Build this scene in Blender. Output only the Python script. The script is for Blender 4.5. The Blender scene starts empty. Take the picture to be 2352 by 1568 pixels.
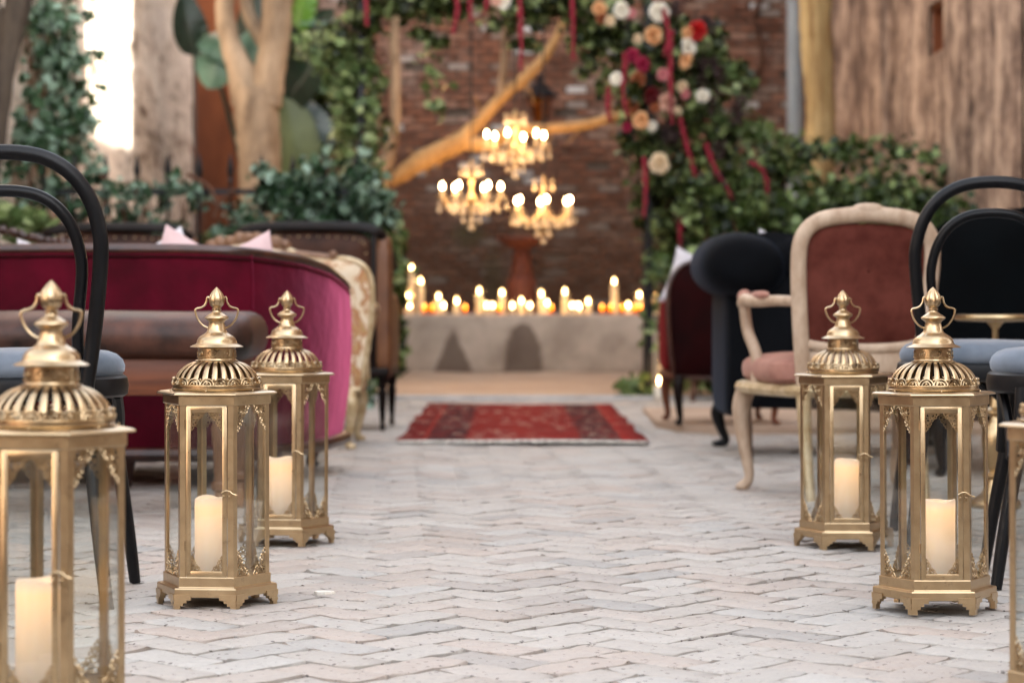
import bpy, math, random
import numpy as np
from mathutils import Vector, Matrix
random.seed(7)
R = math.radians
PI = math.pi
sc = bpy.context.scene
col = sc.collection

# ------------------------------------------------------------------ camera, sky, sun, exposure
F = 5227.0           # focal length in pixels of a 2352 px wide print
CAMZ = 0.62          # lens height
HOR = 696.0          # horizon row
cam_d = bpy.data.cameras.new("camera"); cam = bpy.data.objects.new("camera", cam_d); col.objects.link(cam)
cam_d.sensor_width = 36; cam_d.lens = 80; cam_d.clip_end = 400; cam_d.clip_start = .05
cam_d.shift_y = -(784 - HOR) / 2352
cam.location = (0, 0, CAMZ); cam.rotation_euler = (R(90), 0, 0)
cam_d.dof.use_dof = True; cam_d.dof.focus_distance = 4.6; cam_d.dof.aperture_fstop = 4.0
sc.camera = cam

SUN_EL, SUN_TO = 30, Vector((0.8, -0.6, 0)).normalized()
w = bpy.data.worlds.new("World"); sc.world = w; w.use_nodes = True
nt = w.node_tree; nt.nodes.clear()
sky = nt.nodes.new("ShaderNodeTexSky"); sky.sky_type = 'NISHITA'; sky.sun_disc = False
sky.sun_elevation = R(SUN_EL); sky.sun_rotation = math.atan2(SUN_TO.x, SUN_TO.y)
sky.air_density = 1.0; sky.dust_density = 2.5; sky.ozone_density = 1.0
hs = nt.nodes.new("ShaderNodeHueSaturation"); hs.inputs['Saturation'].default_value = .30
bg = nt.nodes.new("ShaderNodeBackground"); bg.inputs[1].default_value = .15
wo = nt.nodes.new("ShaderNodeOutputWorld")
nt.links.new(sky.outputs[0], hs.inputs['Color']); nt.links.new(hs.outputs[0], bg.inputs[0]); nt.links.new(bg.outputs[0], wo.inputs[0])
sd = bpy.data.lights.new("sun", 'SUN'); sd.energy = 4.0; sd.angle = R(.55); sd.color = (1, .93, .82)
sun = bpy.data.objects.new("sun", sd); col.objects.link(sun); sun.location = (6, -4, 12)
to = Vector((SUN_TO.x * math.cos(R(SUN_EL)), SUN_TO.y * math.cos(R(SUN_EL)), math.sin(R(SUN_EL))))
sun.rotation_euler = (-to).to_track_quat('-Z', 'Y').to_euler()
vs = sc.view_settings; sc.display_settings.display_device = 'sRGB'
vs.view_transform = 'Standard'; vs.look = 'None'; vs.gamma = 1; vs.use_curve_mapping = False
vs.exposure = 2.88
cy = sc.cycles
cy.use_denoising = True; cy.max_bounces = 8; cy.diffuse_bounces = 4; cy.glossy_bounces = 4
cy.transmission_bounces = 6; cy.transparent_max_bounces = 40; cy.sample_clamp_indirect = 6
cy.caustics_reflective = False; cy.caustics_refractive = False
KE = 1.0             # scale of all flames and bulbs

def P(u, v, D):      # a point seen at (u, v) on the print, D metres away
    return Vector(((u - 1176) / F * D, D, CAMZ - (v - HOR) / F * D))
def GD(v): return F * CAMZ / (v - HOR)

# ------------------------------------------------------------------ materials
def new_mat(name):
    m = bpy.data.materials.new(name); m.use_nodes = True
    n = m.node_tree.nodes; b = n['Principled BSDF']
    return m, n, m.node_tree.links, b
PIG = lambda c: tuple(min(1, 1.0 * x ** 1.32) for x in c)
def ramp(n, stops, interp='LINEAR', pig=True):
    stops = [(p, PIG(c)) for p, c in stops] if pig else stops
    r = n.new('ShaderNodeValToRGB'); e = r.color_ramp.elements; r.color_ramp.interpolation = interp
    while len(e) > 1: e.remove(e[-1])
    e[0].position = stops[0][0]; e[0].color = (*stops[0][1], 1)
    for p, c in stops[1:]:
        k = e.new(p); k.color = (*c, 1)
    return r
def coords(n, l, kind='Object', scale=(1, 1, 1)):
    t = n.new('ShaderNodeTexCoord'); mp = n.new('ShaderNodeMapping'); mp.inputs['Scale'].default_value = scale
    if kind == 'World':
        g = n.new('ShaderNodeNewGeometry'); l.new(g.outputs['Position'], mp.inputs['Vector'])
    else: l.new(t.outputs[kind], mp.inputs['Vector'])
    return mp.outputs[0]
def noise(n, l, vec, scale, detail=4, rough=.6, dist=0):
    t = n.new('ShaderNodeTexNoise'); t.inputs['Scale'].default_value = scale; t.inputs['Detail'].default_value = detail
    t.inputs['Roughness'].default_value = rough; t.inputs['Distortion'].default_value = dist
    l.new(vec, t.inputs['Vector']); return t.outputs['Fac']
def mixc(n, l, fac, a, b, mode='MIX'):
    m = n.new('ShaderNodeMix'); m.data_type = 'RGBA'; m.blend_type = mode
    def put(s, v):
        if isinstance(v, (tuple, list)): s.default_value = (*v, 1) if len(v) == 3 else v
        elif isinstance(v, (float, int)): s.default_value = v
        else: l.new(v, s)
    put(m.inputs[0], fac); put(m.inputs[6], a); put(m.inputs[7], b)
    return m.outputs[2]
def mth(n, l, op, a, b=None, c=None, clamp=False):
    m = n.new('ShaderNodeMath'); m.operation = op; m.use_clamp = clamp
    for i, v in enumerate((a, b, c)):
        if v is None: continue
        if isinstance(v, (float, int)): m.inputs[i].default_value = v
        else: l.new(v, m.inputs[i])
    return m.outputs[0]
def bump(n, l, b, h, strength, dist=.01):
    bp = n.new('ShaderNodeBump'); bp.inputs['Strength'].default_value = strength; bp.inputs['Distance'].default_value = dist
    l.new(h, bp.inputs['Height'])
    if b.inputs['Normal'].links: l.new(b.inputs['Normal'].links[0].from_socket, bp.inputs['Normal'])
    l.new(bp.outputs[0], b.inputs['Normal'])
def M(name, c1, c2=None, scale=8, stretch=(1, 1, 1), rough=.6, r2=None, metal=0, bmp=0, bscale=60, sheen=0, stint=None,
      spec=.5, lo=.35, hi=.65, kind='Object', coat=0, trans=0, detail=4, bdist=.003):
    m, n, l, b = new_mat(name)
    b.inputs['Roughness'].default_value = rough; b.inputs['Metallic'].default_value = metal
    b.inputs['Specular IOR Level'].default_value = spec; b.inputs['Coat Weight'].default_value = coat
    b.inputs['Base Color'].default_value = (*c1, 1)
    vec = coords(n, l, kind, stretch)
    if c2:
        f = noise(n, l, vec, scale, detail)
        r = ramp(n, [(lo, c1), (hi, c2)], pig=metal < .5); l.new(f, r.inputs[0]); l.new(r.outputs[0], b.inputs['Base Color'])
        if r2 is not None:
            l.new(mth(n, l, 'MULTIPLY_ADD', f, r2 - rough, rough), b.inputs['Roughness'])
    if bmp: bump(n, l, b, noise(n, l, vec, bscale, 5), bmp, bdist)
    if sheen:
        b.inputs['Sheen Weight'].default_value = sheen; b.inputs['Sheen Roughness'].default_value = .35
        b.inputs['Sheen Tint'].default_value = (*(stint or c1), 1)
    return m
def emit(name, c, s, base=(.8, .7, .5)):
    m, n, l, b = new_mat(name)
    b.inputs['Base Color'].default_value = (*base, 1); b.inputs['Emission Color'].default_value = (*c, 1)
    b.inputs['Emission Strength'].default_value = s; return m
def leafmat(name, c1, c2, c3=None, rough=.38, tr=.25):
    m, n, l, b = new_mat(name)
    g = n.new('ShaderNodeNewGeometry')
    st = [(0, c1), (.62, c2)] + ([(.98, c3)] if c3 else [])  # palest stop: lighter leaves, plus painted highlights for ivy, hedge and garland
    b.inputs['Specular IOR Level'].default_value = .3; r = ramp(n, st); l.new(g.outputs['Random Per Island'], r.inputs[0])
    l.new(r.outputs[0], b.inputs['Base Color']); b.inputs['Roughness'].default_value = rough
    t = n.new('ShaderNodeBsdfTranslucent'); l.new(r.outputs[0], t.inputs[0])
    mx = n.new('ShaderNodeMixShader'); mx.inputs[0].default_value = tr
    o = n['Material Output']; l.new(b.outputs[0], mx.inputs[1]); l.new(t.outputs[0], mx.inputs[2]); l.new(mx.outputs[0], o.inputs[0])
    return m
def glassmat(name, tint=(.97, .98, .97), refl=1.0):
    m = bpy.data.materials.new(name); m.use_nodes = True; n = m.node_tree.nodes; l = m.node_tree.links; n.clear()
    t = n.new('ShaderNodeBsdfTransparent'); t.inputs[0].default_value = (*tint, 1)
    g = n.new('ShaderNodeBsdfGlossy'); g.inputs['Roughness'].default_value = .03
    lw_ = n.new('ShaderNodeLayerWeight'); lw_.inputs[0].default_value = .5
    fr5 = mth(n, l, 'MULTIPLY_ADD', mth(n, l, 'POWER', lw_.outputs['Facing'], 5.0), .75, .06)
    mx = n.new('ShaderNodeMixShader'); o = n.new('ShaderNodeOutputMaterial')
    l.new(mth(n, l, 'MULTIPLY', fr5, refl), mx.inputs[0]); l.new(t.outputs[0], mx.inputs[1]); l.new(g.outputs[0], mx.inputs[2]); l.new(mx.outputs[0], o.inputs[0])
    return m

def paver_mat():
    m, n, l, b = new_mat('worn_paver')
    g = n.new('ShaderNodeNewGeometry'); oi = n.new('ShaderNodeObjectInfo')
    wv = coords(n, l, 'World')
    rnd = mth(n, l, 'FRACT', mth(n, l, 'ADD', g.outputs['Random Per Island'], mth(n, l, 'MULTIPLY', oi.outputs['Random'], 7.3)))
    r = ramp(n, [(0, (.54, .50, .45)), (.25, (.575, .545, .50)), (.45, (.57, .485, .42)), (.6, (.61, .585, .54)), (.78, (.51, .435, .375)), (.9, (.43, .42, .395)), (1, (.62, .60, .56))])
    l.new(rnd, r.inputs[0])
    big = noise(n, l, wv, 3.0, 5); c = mixc(n, l, mth(n, l, 'MULTIPLY', big, .35, clamp=True), r.outputs[0], (.44, .42, .395))
    fine = noise(n, l, wv, 90, 6, .7)
    c = mixc(n, l, mth(n, l, 'MULTIPLY_ADD', fine, 1.6, -.55, True), mixc(n, l, .45, c, (.21, .19, .18)), c)
    med = noise(n, l, wv, 22, 5, .65)
    c = mixc(n, l, mth(n, l, 'MULTIPLY_ADD', med, 2.2, -.95, True), c, mixc(n, l, .4, c, (.44, .42, .395)))
    v = n.new('ShaderNodeTexVoronoi'); v.inputs['Scale'].default_value = 62; v.inputs['Randomness'].default_value = 1
    mp = n.new('ShaderNodeMapping'); mp.inputs['Scale'].default_value = (.8, 1.0, 1); l.new(wv, mp.inputs[0]); l.new(mp.outputs[0], v.inputs['Vector'])
    sel = mth(n, l, 'GREATER_THAN', noise(n, l, wv, 45, 2), .54)
    pit = mth(n, l, 'MULTIPLY', mth(n, l, 'LESS_THAN', v.outputs['Distance'], .22), sel)
    stain = mth(n, l, 'MULTIPLY_ADD', noise(n, l, wv, 7, 6, .72), 5, -2.9, True)
    c = mixc(n, l, mth(n, l, 'MULTIPLY', stain, .35), c, (.22, .19, .165))
    crack = mth(n, l, 'LESS_THAN', mth(n, l, 'ABSOLUTE', mth(n, l, 'SUBTRACT', noise(n, l, wv, 9, 3, .6, 1.5), .5)), .0022)
    c = mixc(n, l, mth(n, l, 'MULTIPLY', crack, .45), c, (.09, .07, .06))
    c = mixc(n, l, mth(n, l, 'MULTIPLY', pit, .9), c, (.07, .055, .05))
    # vertical faces and chipped arrises hold soil
    l.new(c, b.inputs['Base Color']); b.inputs['Roughness'].default_value = .72; b.inputs['Specular IOR Level'].default_value = .4
    h = mth(n, l, 'SUBTRACT', mth(n, l, 'ADD', mth(n, l, 'MULTIPLY', fine, .5), med), mth(n, l, 'MULTIPLY', pit, .9))
    bump(n, l, b, h, .35, .0025)
    return m
MAT = {}
MAT['paver'] = paver_mat()
MAT['joint'] = M('joint_soil', (.022, .015, .011), (.06, .045, .035), 30, rough=.95, bmp=.8, bscale=200, kind='World')
MAT['terrace'] = M('terrace_floor', (.44, .33, .25), (.54, .43, .34), 2.2, rough=.8, bmp=.3, bscale=25, kind='World')
MAT['kerb'] = M('kerb_stone', (.46, .45, .44), (.60, .59, .58), 6, rough=.8, bmp=.3, kind='World')
def gold_mat(name, c1, c2, rough):
    m, n, l, b = new_mat(name); v = coords(n, l)
    f = noise(n, l, v, 26, 5); r = ramp(n, [(.3, c1), (.7, c2)], pig=False); l.new(f, r.inputs[0]); l.new(r.outputs[0], b.inputs['Base Color'])
    wv_ = coords(n, l, 'World'); ta = mth(n, l, 'MULTIPLY_ADD', noise(n, l, wv_, 38, 6, .75), 7, -4.1, True)
    l.new(mixc(n, l, mth(n, l, 'MULTIPLY', ta, .55), r.outputs[0], (.16, .10, .05)), b.inputs['Base Color'])
    b.inputs['Metallic'].default_value = 1; b.inputs['Coat Weight'].default_value = .35; b.inputs['Coat Roughness'].default_value = .28; b.inputs['Coat IOR'].default_value = 1.7
    l.new(mth(n, l, 'MULTIPLY_ADD', f, .18, rough - .09), b.inputs['Roughness'])
    bump(n, l, b, noise(n, l, v, 420, 3), .12, .001); return m
MAT['gold'] = gold_mat('brushed_gold', (.43, .305, .165), (.53, .39, .225), .31)
MAT['gold_orn'] = gold_mat('antique_gold', (.24, .155, .07), (.58, .43, .25), .30)
MAT['gold_inner_shade'] = M('shaded_gold_inside', (.16, .10, .05), rough=.6, metal=.6)  # darker gold for inner rib faces, shade inside the dome painted in
MAT['glass'] = glassmat('clear_glass')
MAT['amber'] = glassmat('amber_glass', (.95, .62, .25), .8)
def led_wax():
    m, n, l, b = new_mat('glowing_wax'); t = n.new('ShaderNodeTexCoord'); s = n.new('ShaderNodeSeparateXYZ'); l.new(t.outputs['Object'], s.inputs[0])
    mr = n.new('ShaderNodeMapRange'); mr.inputs[1].default_value = .0; mr.inputs[2].default_value = .155; l.new(s.outputs[2], mr.inputs[0])
    r = ramp(n, [(0, (.70, .48, .34)), (.45, (.9, .55, .30)), (.85, (1.0, .52, .22)), (1, (1, .75, .55))], pig=False); l.new(mr.outputs[0], r.inputs[0])
    l.new(r.outputs[0], b.inputs['Emission Color'])
    e = ramp(n, [(0, (.22,) * 3), (.5, (.5,) * 3), (.86, (.85,) * 3), (1, (.35,) * 3)], pig=False); l.new(mr.outputs[0], e.inputs[0])
    l.new(mth(n, l, 'MULTIPLY', e.outputs[0], .19), b.inputs['Emission Strength'])
    b.inputs['Base Color'].default_value = (.56, .46, .35, 1); b.inputs['Roughness'].default_value = .45
    b.inputs['Subsurface Weight'].default_value = .35; b.inputs['Subsurface Radius'].default_value = (.02, .012, .006); b.inputs['Subsurface Scale'].default_value = .5
    bump(n, l, b, noise(n, l, t.outputs['Object'], 25, 4), .15, .003)
    return m
MAT['led_wax'] = led_wax()
MAT['wax'] = M('candle_wax', (.78, .72, .62), (.84, .78, .68), 10, rough=.45)
MAT['warm_wax'] = emit('lit_candle_wax', (1, .5, .2), .05, (.8, .65, .45))
MAT['flame'] = emit('flame', (1, .56, .20), 9 * KE)
MAT['flame_dim'] = emit('sheltered_flame', (1, .36, .06), 3 * KE)
MAT['bulb'] = emit('lit_bulb', (1, .62, .28), 14 * KE)
def crystal():
    m, n, l, b = new_mat('cut_crystal'); b.inputs['Base Color'].default_value = (.92, .80, .60, 1); b.inputs['Roughness'].default_value = .06
    t = n.new('ShaderNodeBsdfTransparent'); mx = n.new('ShaderNodeMixShader'); mx.inputs[0].default_value = .36
    l.new(t.outputs[0], mx.inputs[1]); l.new(b.outputs[0], mx.inputs[2]); l.new(mx.outputs[0], n['Material Output'].inputs[0]); return m
MAT['crystal'] = crystal()
MAT['brass'] = gold_mat('aged_brass', (.36, .25, .12), (.50, .37, .20), .35)
MAT['velvet_red'] = M('crimson_velvet', (.075, .003, .014), (.14, .005, .028), 4, rough=.85, sheen=1, stint=(1, .20, .38), spec=.1, bmp=.5, bscale=7, bdist=.02)
MAT['velvet_dark'] = M('oxblood_velvet', (.02, .001, .0015), (.04, .002, .003), 5, rough=.85, sheen=.3, stint=(.8, .03, .04), spec=.1)
MAT['velvet_rust'] = M('rust_velvet', (.12, .038, .028), (.20, .075, .058), 9, rough=.85, sheen=.3, stint=(.7, .35, .3), spec=.1, bmp=.1, bscale=300)
MAT['velvet_pink'] = M('faded_pink_velvet', (.34, .19, .155), (.45, .27, .22), 9, rough=.8, sheen=.5, stint=(.9, .6, .5), spec=.1)
MAT['velvet_navy'] = M('charcoal_navy_velvet', (.004, .005, .008), (.009, .011, .015), 6, rough=.85, sheen=.16, stint=(.18, .25, .38), spec=.1)
MAT['velvet_black'] = M('black_velvet', (.003, .0045, .006), (.005, .008, .010), 6, rough=.9, sheen=.12, stint=(.08, .14, .2), spec=.08)
MAT['velvet_blue'] = M('grey_blue_velvet', (.14, .165, .195), (.23, .26, .30), 7, rough=.8, sheen=.6, stint=(.66, .72, .8), spec=.15, bmp=.1, bscale=300)
MAT['leather'] = M('brown_leather', (.012, .005, .003), (.16, .075, .05), 6, rough=.38, r2=.6, bmp=.25, bscale=160, spec=.32, detail=7)
MAT['tan_leather'] = M('tan_leather', (.15, .065, .024), (.24, .115, .048), 7, rough=.5, bmp=.2, bscale=100)
MAT['brown_hide'] = M('dark_brown_hide', (.06, .024, .012), (.12, .052, .026), 7, rough=.55, spec=.2, bmp=.2, bscale=100)
MAT['black_wood'] = M('charcoal_bentwood', (.008, .0085, .011), (.014, .015, .018), 10, rough=.42, spec=.25, bmp=.05)
MAT['dark_wood'] = M('dark_carved_wood', (.010, .005, .004), (.022, .011, .008), 10, (1, 1, .2), rough=.5, spec=.18)
MAT['wood'] = M('warm_wood', (.15, .052, .018), (.24, .09, .036), 12, (.25, 1, 4), rough=.5, bmp=.15, bscale=60)
MAT['turned_wood'] = M('pale_turned_wood', (.20, .11, .06), (.33, .20, .12), 12, (1, 1, .3), rough=.5)
MAT['brown_trim'] = M('walnut_trim', (.045, .015, .008), (.11, .04, .02), 12, rough=.35, spec=.6)
MAT['limed_wood'] = M('limed_cream_wood', (.44, .33, .24), (.60, .49, .385), 25, (1, 1, .5), rough=.6, bmp=.2, bscale=120, lo=.3, hi=.7)
MAT['gilt_wood'] = M('gilt_wood', (.46, .35, .20), (.64, .54, .38), 25, rough=.4, metal=.25, bmp=.2, bscale=90)
def tapestry():
    m, n, l, b = new_mat('floral_tapestry'); v = coords(n, l)
    f = noise(n, l, v, 11, 5, .65, 1.2); r = ramp(n, [(.36, (.70, .62, .50)), (.5, (.68, .57, .42)), (.56, (.40, .18, .08)), (.62, (.55, .38, .20)), (.68, (.30, .24, .10)), (.75, (.70, .60, .45))])
    l.new(f, r.inputs[0]); l.new(r.outputs[0], b.inputs['Base Color']); b.inputs['Roughness'].default_value = .9
    b.inputs['Sheen Weight'].default_value = .4; return m
MAT['tapestry'] = tapestry()
MAT['pillow_pink'] = M('blush_linen', (.60, .46, .46), (.66, .52, .52), 14, rough=.9, sheen=.3, bmp=.2, bscale=150)
MAT['pillow_white'] = M('pale_linen', (.56, .54, .56), (.63, .61, .63), 14, rough=.9, sheen=.3, bmp=.2, bscale=150)
MAT['iron'] = M('black_iron', (.014, .015, .018), (.03, .032, .04), 20, rough=.5, metal=.3)
MAT['terracotta'] = M('terracotta', (.12, .035, .018), (.20, .065, .035), 7, rough=.75, bmp=.3, bscale=40)
MAT['ivy'] = leafmat('ivy_leaves', (.026, .058, .028), (.10, .175, .10), (.38, .50, .41), .30)
MAT['hedge'] = leafmat('hedge_leaves', (.024, .042, .011), (.085, .13, .037), (.36, .46, .22), .36)
MAT['arch_leaf'] = leafmat('garland_leaves', (.022, .033, .009), (.095, .125, .038), (.38, .45, .22), .4)
MAT['light_leaf'] = leafmat('pale_green_leaves', (.11, .17, .07), (.24, .31, .14), (.46, .52, .30), .4)
MAT['plume'] = leafmat('smoky_plumes', (.07, .04, .04), (.13, .09, .085), (.20, .15, .14), .8, .1)
MAT['big_leaf'] = M('broad_leaf', (.05, .12, .085), (.15, .26, .20), 5, (1, 1, .3), rough=.4)
MAT['big_leaf_dark'] = M('dark_broad_leaf', (.008, .035, .020), (.02, .06, .035), 5, rough=.35)
MAT['big_leaf_olive'] = M('olive_broad_leaf', (.085, .115, .045), (.15, .19, .085), 6, (1, 1, .25), rough=.55)
MAT['big_leaf_lime'] = M('lime_broad_leaf', (.10, .22, .01), (.14, .30, .02), 5, rough=.4)
MAT['bark_tan'] = M('tan_smooth_bark', (.13, .085, .05), (.42, .33, .24), 7, (1, 1, .35), rough=.75, bmp=.4, bscale=30, lo=.3, hi=.7, detail=6, bdist=.01)
MAT['bark_pale'] = M('pale_yellow_bark', (.30, .19, .075), (.56, .44, .24), 9, (1, 1, .12), rough=.75, bmp=.5, bscale=20, lo=.38, hi=.62, detail=6, bdist=.01)
MAT['bark_dark'] = M('dark_bark', (.06, .045, .035), (.15, .12, .09), 9, (1, 1, .3), rough=.85, bmp=.5, bscale=30)
MAT['bark_gold'] = M('ochre_bark', (.30, .19, .08), (.44, .30, .15), 9, (1, 1, .5), rough=.75, bmp=.4, bscale=30)
MAT['vine'] = M('bare_vine', (.11, .05, .025), (.18, .09, .05), 9, rough=.85)
MAT['pipe'] = M('grey_blue_paint', (.25, .29, .32), (.42, .45, .46), 14, (1, 1, .15), rough=.6)
MAT['amaranth'] = M('amaranth', (.22, .012, .035), (.38, .04, .075), 60, rough=.95, bmp=1, bscale=250)
PET = {'white': ((.80, .76, .66), (.86, .84, .76)), 'peach': ((.66, .36, .17), (.80, .54, .32)), 'cream': ((.72, .58, .40), (.80, .68, .50)),
       'red': ((.36, .004, .006), (.50, .012, .012)), 'wine': ((.12, .004, .010), (.20, .010, .020)), 'pink': ((.55, .20, .22), (.66, .33, .33)),
       'rust': ((.30, .10, .04), (.42, .18, .09)), 'magenta': ((.34, .02, .08), (.42, .04, .11)), 'blush': ((.66, .42, .33), (.76, .54, .44))}
for k, (a, b_) in PET.items(): MAT['pet_' + k] = leafmat(k + '_petals', a, b_, None, .6, .2)

def plaster_mat(name, base, alt, brown, streak=False, reveal=True):
    m, n, l, b = new_mat(name)
    v = coords(n, l, 'World'); vs_ = coords(n, l, 'World', (1, .55, .11) if streak else (1, .2, .75))
    f = noise(n, l, vs_, 4.5 if streak else 3.2, 7, .68); f2 = noise(n, l, coords(n, l, 'World', (1, .35, .45) if streak else (1, .25, .8)), 9, 6, .7)
    r = ramp(n, [(.37, brown), (.47, alt), (.57, base)]); l.new(mth(n, l, 'ADD', mth(n, l, 'MULTIPLY', f, .5), mth(n, l, 'MULTIPLY', f2, .5)), r.inputs[0])
    c = r.outputs[0]
    if reveal:
        s = n.new('ShaderNodeSeparateXYZ'); l.new(v, s.inputs[0])
        low = mth(n, l, 'MULTIPLY_ADD', s.outputs[2], -.16, .27)      # rising damp has taken the plaster off near the ground
        patch = mth(n, l, 'MULTIPLY_ADD', mth(n, l, 'ADD', noise(n, l, v, 2.3, 5), low), 14, -8.6, True)
        c = mixc(n, l, patch, c, mixc(n, l, f2, (.16, .055, .03), (.32, .15, .10)))
    l.new(c, b.inputs['Base Color']); b.inputs['Roughness'].default_value = .9; b.inputs['Specular IOR Level'].default_value = .25
    bump(n, l, b, f2, .6, .03); return m
MAT['plaster'] = plaster_mat('peeling_plaster', (.80, .72, .64), (.64, .55, .47), (.20, .14, .10))
MAT['streaked'] = plaster_mat('streaked_plaster', (.58, .45, .35), (.30, .215, .165), (.10, .068, .052), True, False)
MAT['orange_wall'] = M('orange_limewash', (.17, .06, .022), (.30, .115, .045), 2.5, (1, 1, .3), rough=.9, kind='World')
def brick_mats():
    m, n, l, b = new_mat('old_brick'); g = n.new('ShaderNodeNewGeometry'); oi = n.new('ShaderNodeObjectInfo'); v = coords(n, l, 'World')
    rnd = mth(n, l, 'FRACT', mth(n, l, 'ADD', g.outputs['Random Per Island'], mth(n, l, 'MULTIPLY', oi.outputs['Random'], 5.7)))
    r = ramp(n, [(0, (.19, .10, .07)), (.3, (.32, .17, .115)), (.55, (.25, .145, .105)), (.75, (.38, .23, .17)), (.88, (.31, .24, .20)), (.94, (.45, .42, .39)), (1, (.62, .61, .60))]); l.new(rnd, r.inputs[0])
    f = noise(n, l, v, 1.6, 5); f2 = noise(n, l, v, 18, 6, .7)
    c = mixc(n, l, mth(n, l, 'MULTIPLY_ADD', f, 5, -2.6, True), r.outputs[0], mixc(n, l, f2, (.18, .10, .075), (.50, .42, .36)))
    # a mossy tide mark where the fountain splashes, and a green run below the old spout
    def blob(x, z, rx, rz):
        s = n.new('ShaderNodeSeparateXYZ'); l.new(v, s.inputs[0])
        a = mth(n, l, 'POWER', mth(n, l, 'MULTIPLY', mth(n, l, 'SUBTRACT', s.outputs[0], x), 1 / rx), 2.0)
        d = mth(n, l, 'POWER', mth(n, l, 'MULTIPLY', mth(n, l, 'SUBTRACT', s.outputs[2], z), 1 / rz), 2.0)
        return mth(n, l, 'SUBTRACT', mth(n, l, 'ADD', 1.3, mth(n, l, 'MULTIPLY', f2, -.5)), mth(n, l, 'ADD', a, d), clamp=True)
    for x, z, rx, rz in ((-.19, .85, .12, .36), (-.42, 1.28, .2, .16)):
        c = mixc(n, l, mth(n, l, 'MULTIPLY', blob(x, z, rx, rz), .9), c, (.075, .10, .045))
    lower_dark = blob(.0, .45, 3.4, 1.8)  # turns the lower part of the wall a darker brown
    c = mixc(n, l, mth(n, l, 'MULTIPLY', lower_dark, .8), c, (.050, .028, .018))
    l.new(c, b.inputs['Base Color']); b.inputs['Roughness'].default_value = .88; b.inputs['Specular IOR Level'].default_value = .25
    bump(n, l, b, f2, .5, .01); return m
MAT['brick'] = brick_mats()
MAT['mortar'] = M('lime_mortar', (.13, .10, .08), (.19, .155, .13), 2, rough=.95, bmp=.4, bscale=60, kind='World')
def ledge_mat():
    m, n, l, b = new_mat('dark_patch_render'); v = coords(n, l, 'World'); f = noise(n, l, v, 3, 6, .6); f2 = noise(n, l, v, 14, 5)
    r = ramp(n, [(.35, (.42, .37, .32)), (.6, (.60, .54, .475))]); l.new(f, r.inputs[0])
    s = n.new('ShaderNodeSeparateXYZ'); l.new(v, s.inputs[0]); X, Z = s.outputs[0], s.outputs[2]
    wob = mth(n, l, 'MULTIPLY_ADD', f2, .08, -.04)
    # two dark patches: one like a tent, one like an arch
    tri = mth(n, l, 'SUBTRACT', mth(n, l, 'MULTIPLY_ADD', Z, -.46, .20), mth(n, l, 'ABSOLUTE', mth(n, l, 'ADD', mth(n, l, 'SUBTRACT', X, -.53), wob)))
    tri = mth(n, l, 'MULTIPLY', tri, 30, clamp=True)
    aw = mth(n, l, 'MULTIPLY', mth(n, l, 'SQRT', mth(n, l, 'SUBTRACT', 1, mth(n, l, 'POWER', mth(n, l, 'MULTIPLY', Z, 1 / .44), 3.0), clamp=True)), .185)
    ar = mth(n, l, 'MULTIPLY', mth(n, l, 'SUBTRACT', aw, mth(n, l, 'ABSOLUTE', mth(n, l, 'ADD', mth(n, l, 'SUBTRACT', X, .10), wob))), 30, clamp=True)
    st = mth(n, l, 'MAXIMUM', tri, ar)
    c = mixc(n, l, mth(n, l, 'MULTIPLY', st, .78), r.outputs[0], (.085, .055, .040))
    l.new(c, b.inputs['Base Color']); b.inputs['Roughness'].default_value = .85; bump(n, l, b, f2, .3, .01); return m
MAT['ledge'] = ledge_mat()
def rug_mat():
    m, n, l, b = new_mat('oriental_rug'); t = n.new('ShaderNodeTexCoord'); s = n.new('ShaderNodeSeparateXYZ'); l.new(t.outputs['Object'], s.inputs[0])
    X = mth(n, l, 'ADD', s.outputs[0], mth(n, l, 'MULTIPLY_ADD', noise(n, l, t.outputs['Object'], 9, 2), .04, -.02))
    rx = mth(n, l, 'MULTIPLY_ADD', X, 1 / 1.1, .5)
    red, dk, rd2 = (.21, .016, .014), (.055, .022, .028), (.16, .010, .013)
    r = ramp(n, [(0, rd2), (.095, rd2), (.10, (.35, .05, .03)), (.12, dk), (.27, dk), (.275, red), (.5, (.26, .03, .022)), (.735, red), (.74, dk), (.90, dk), (.905, (.33, .03, .02)), (1, rd2)])
    l.new(rx, r.inputs[0])
    v = n.new('ShaderNodeTexVoronoi'); v.inputs['Scale'].default_value = 26; v.distance = 'CHEBYCHEV'; l.new(t.outputs['Object'], v.inputs['Vector'])
    sepv = n.new('ShaderNodeSeparateColor'); l.new(v.outputs['Color'], sepv.inputs[0])
    c = mixc(n, l, mth(n, l, 'MULTIPLY', mth(n, l, 'GREATER_THAN', sepv.outputs[0], .55), .55), r.outputs[0], mixc(n, l, sepv.outputs[1], (.26, .018, .010), (.09, .014, .016)))
    c = mixc(n, l, mth(n, l, 'MULTIPLY', mth(n, l, 'GREATER_THAN', sepv.outputs[2], .93), .6), c, (.46, .33, .25))
    f = noise(n, l, t.outputs['Object'], 60, 4); c = mixc(n, l, mth(n, l, 'MULTIPLY', f, .12), c, (.24, .08, .07))
    l.new(c, b.inputs['Base Color']); b.inputs['Roughness'].default_value = .95; b.inputs['Specular IOR Level'].default_value = .1
    bump(n, l, b, f, .5, .004); return m
MAT['rug'] = rug_mat()
MAT['fringe'] = M('cotton_fringe', (.70, .67, .61), (.80, .77, .71), 30, rough=.95)

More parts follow.
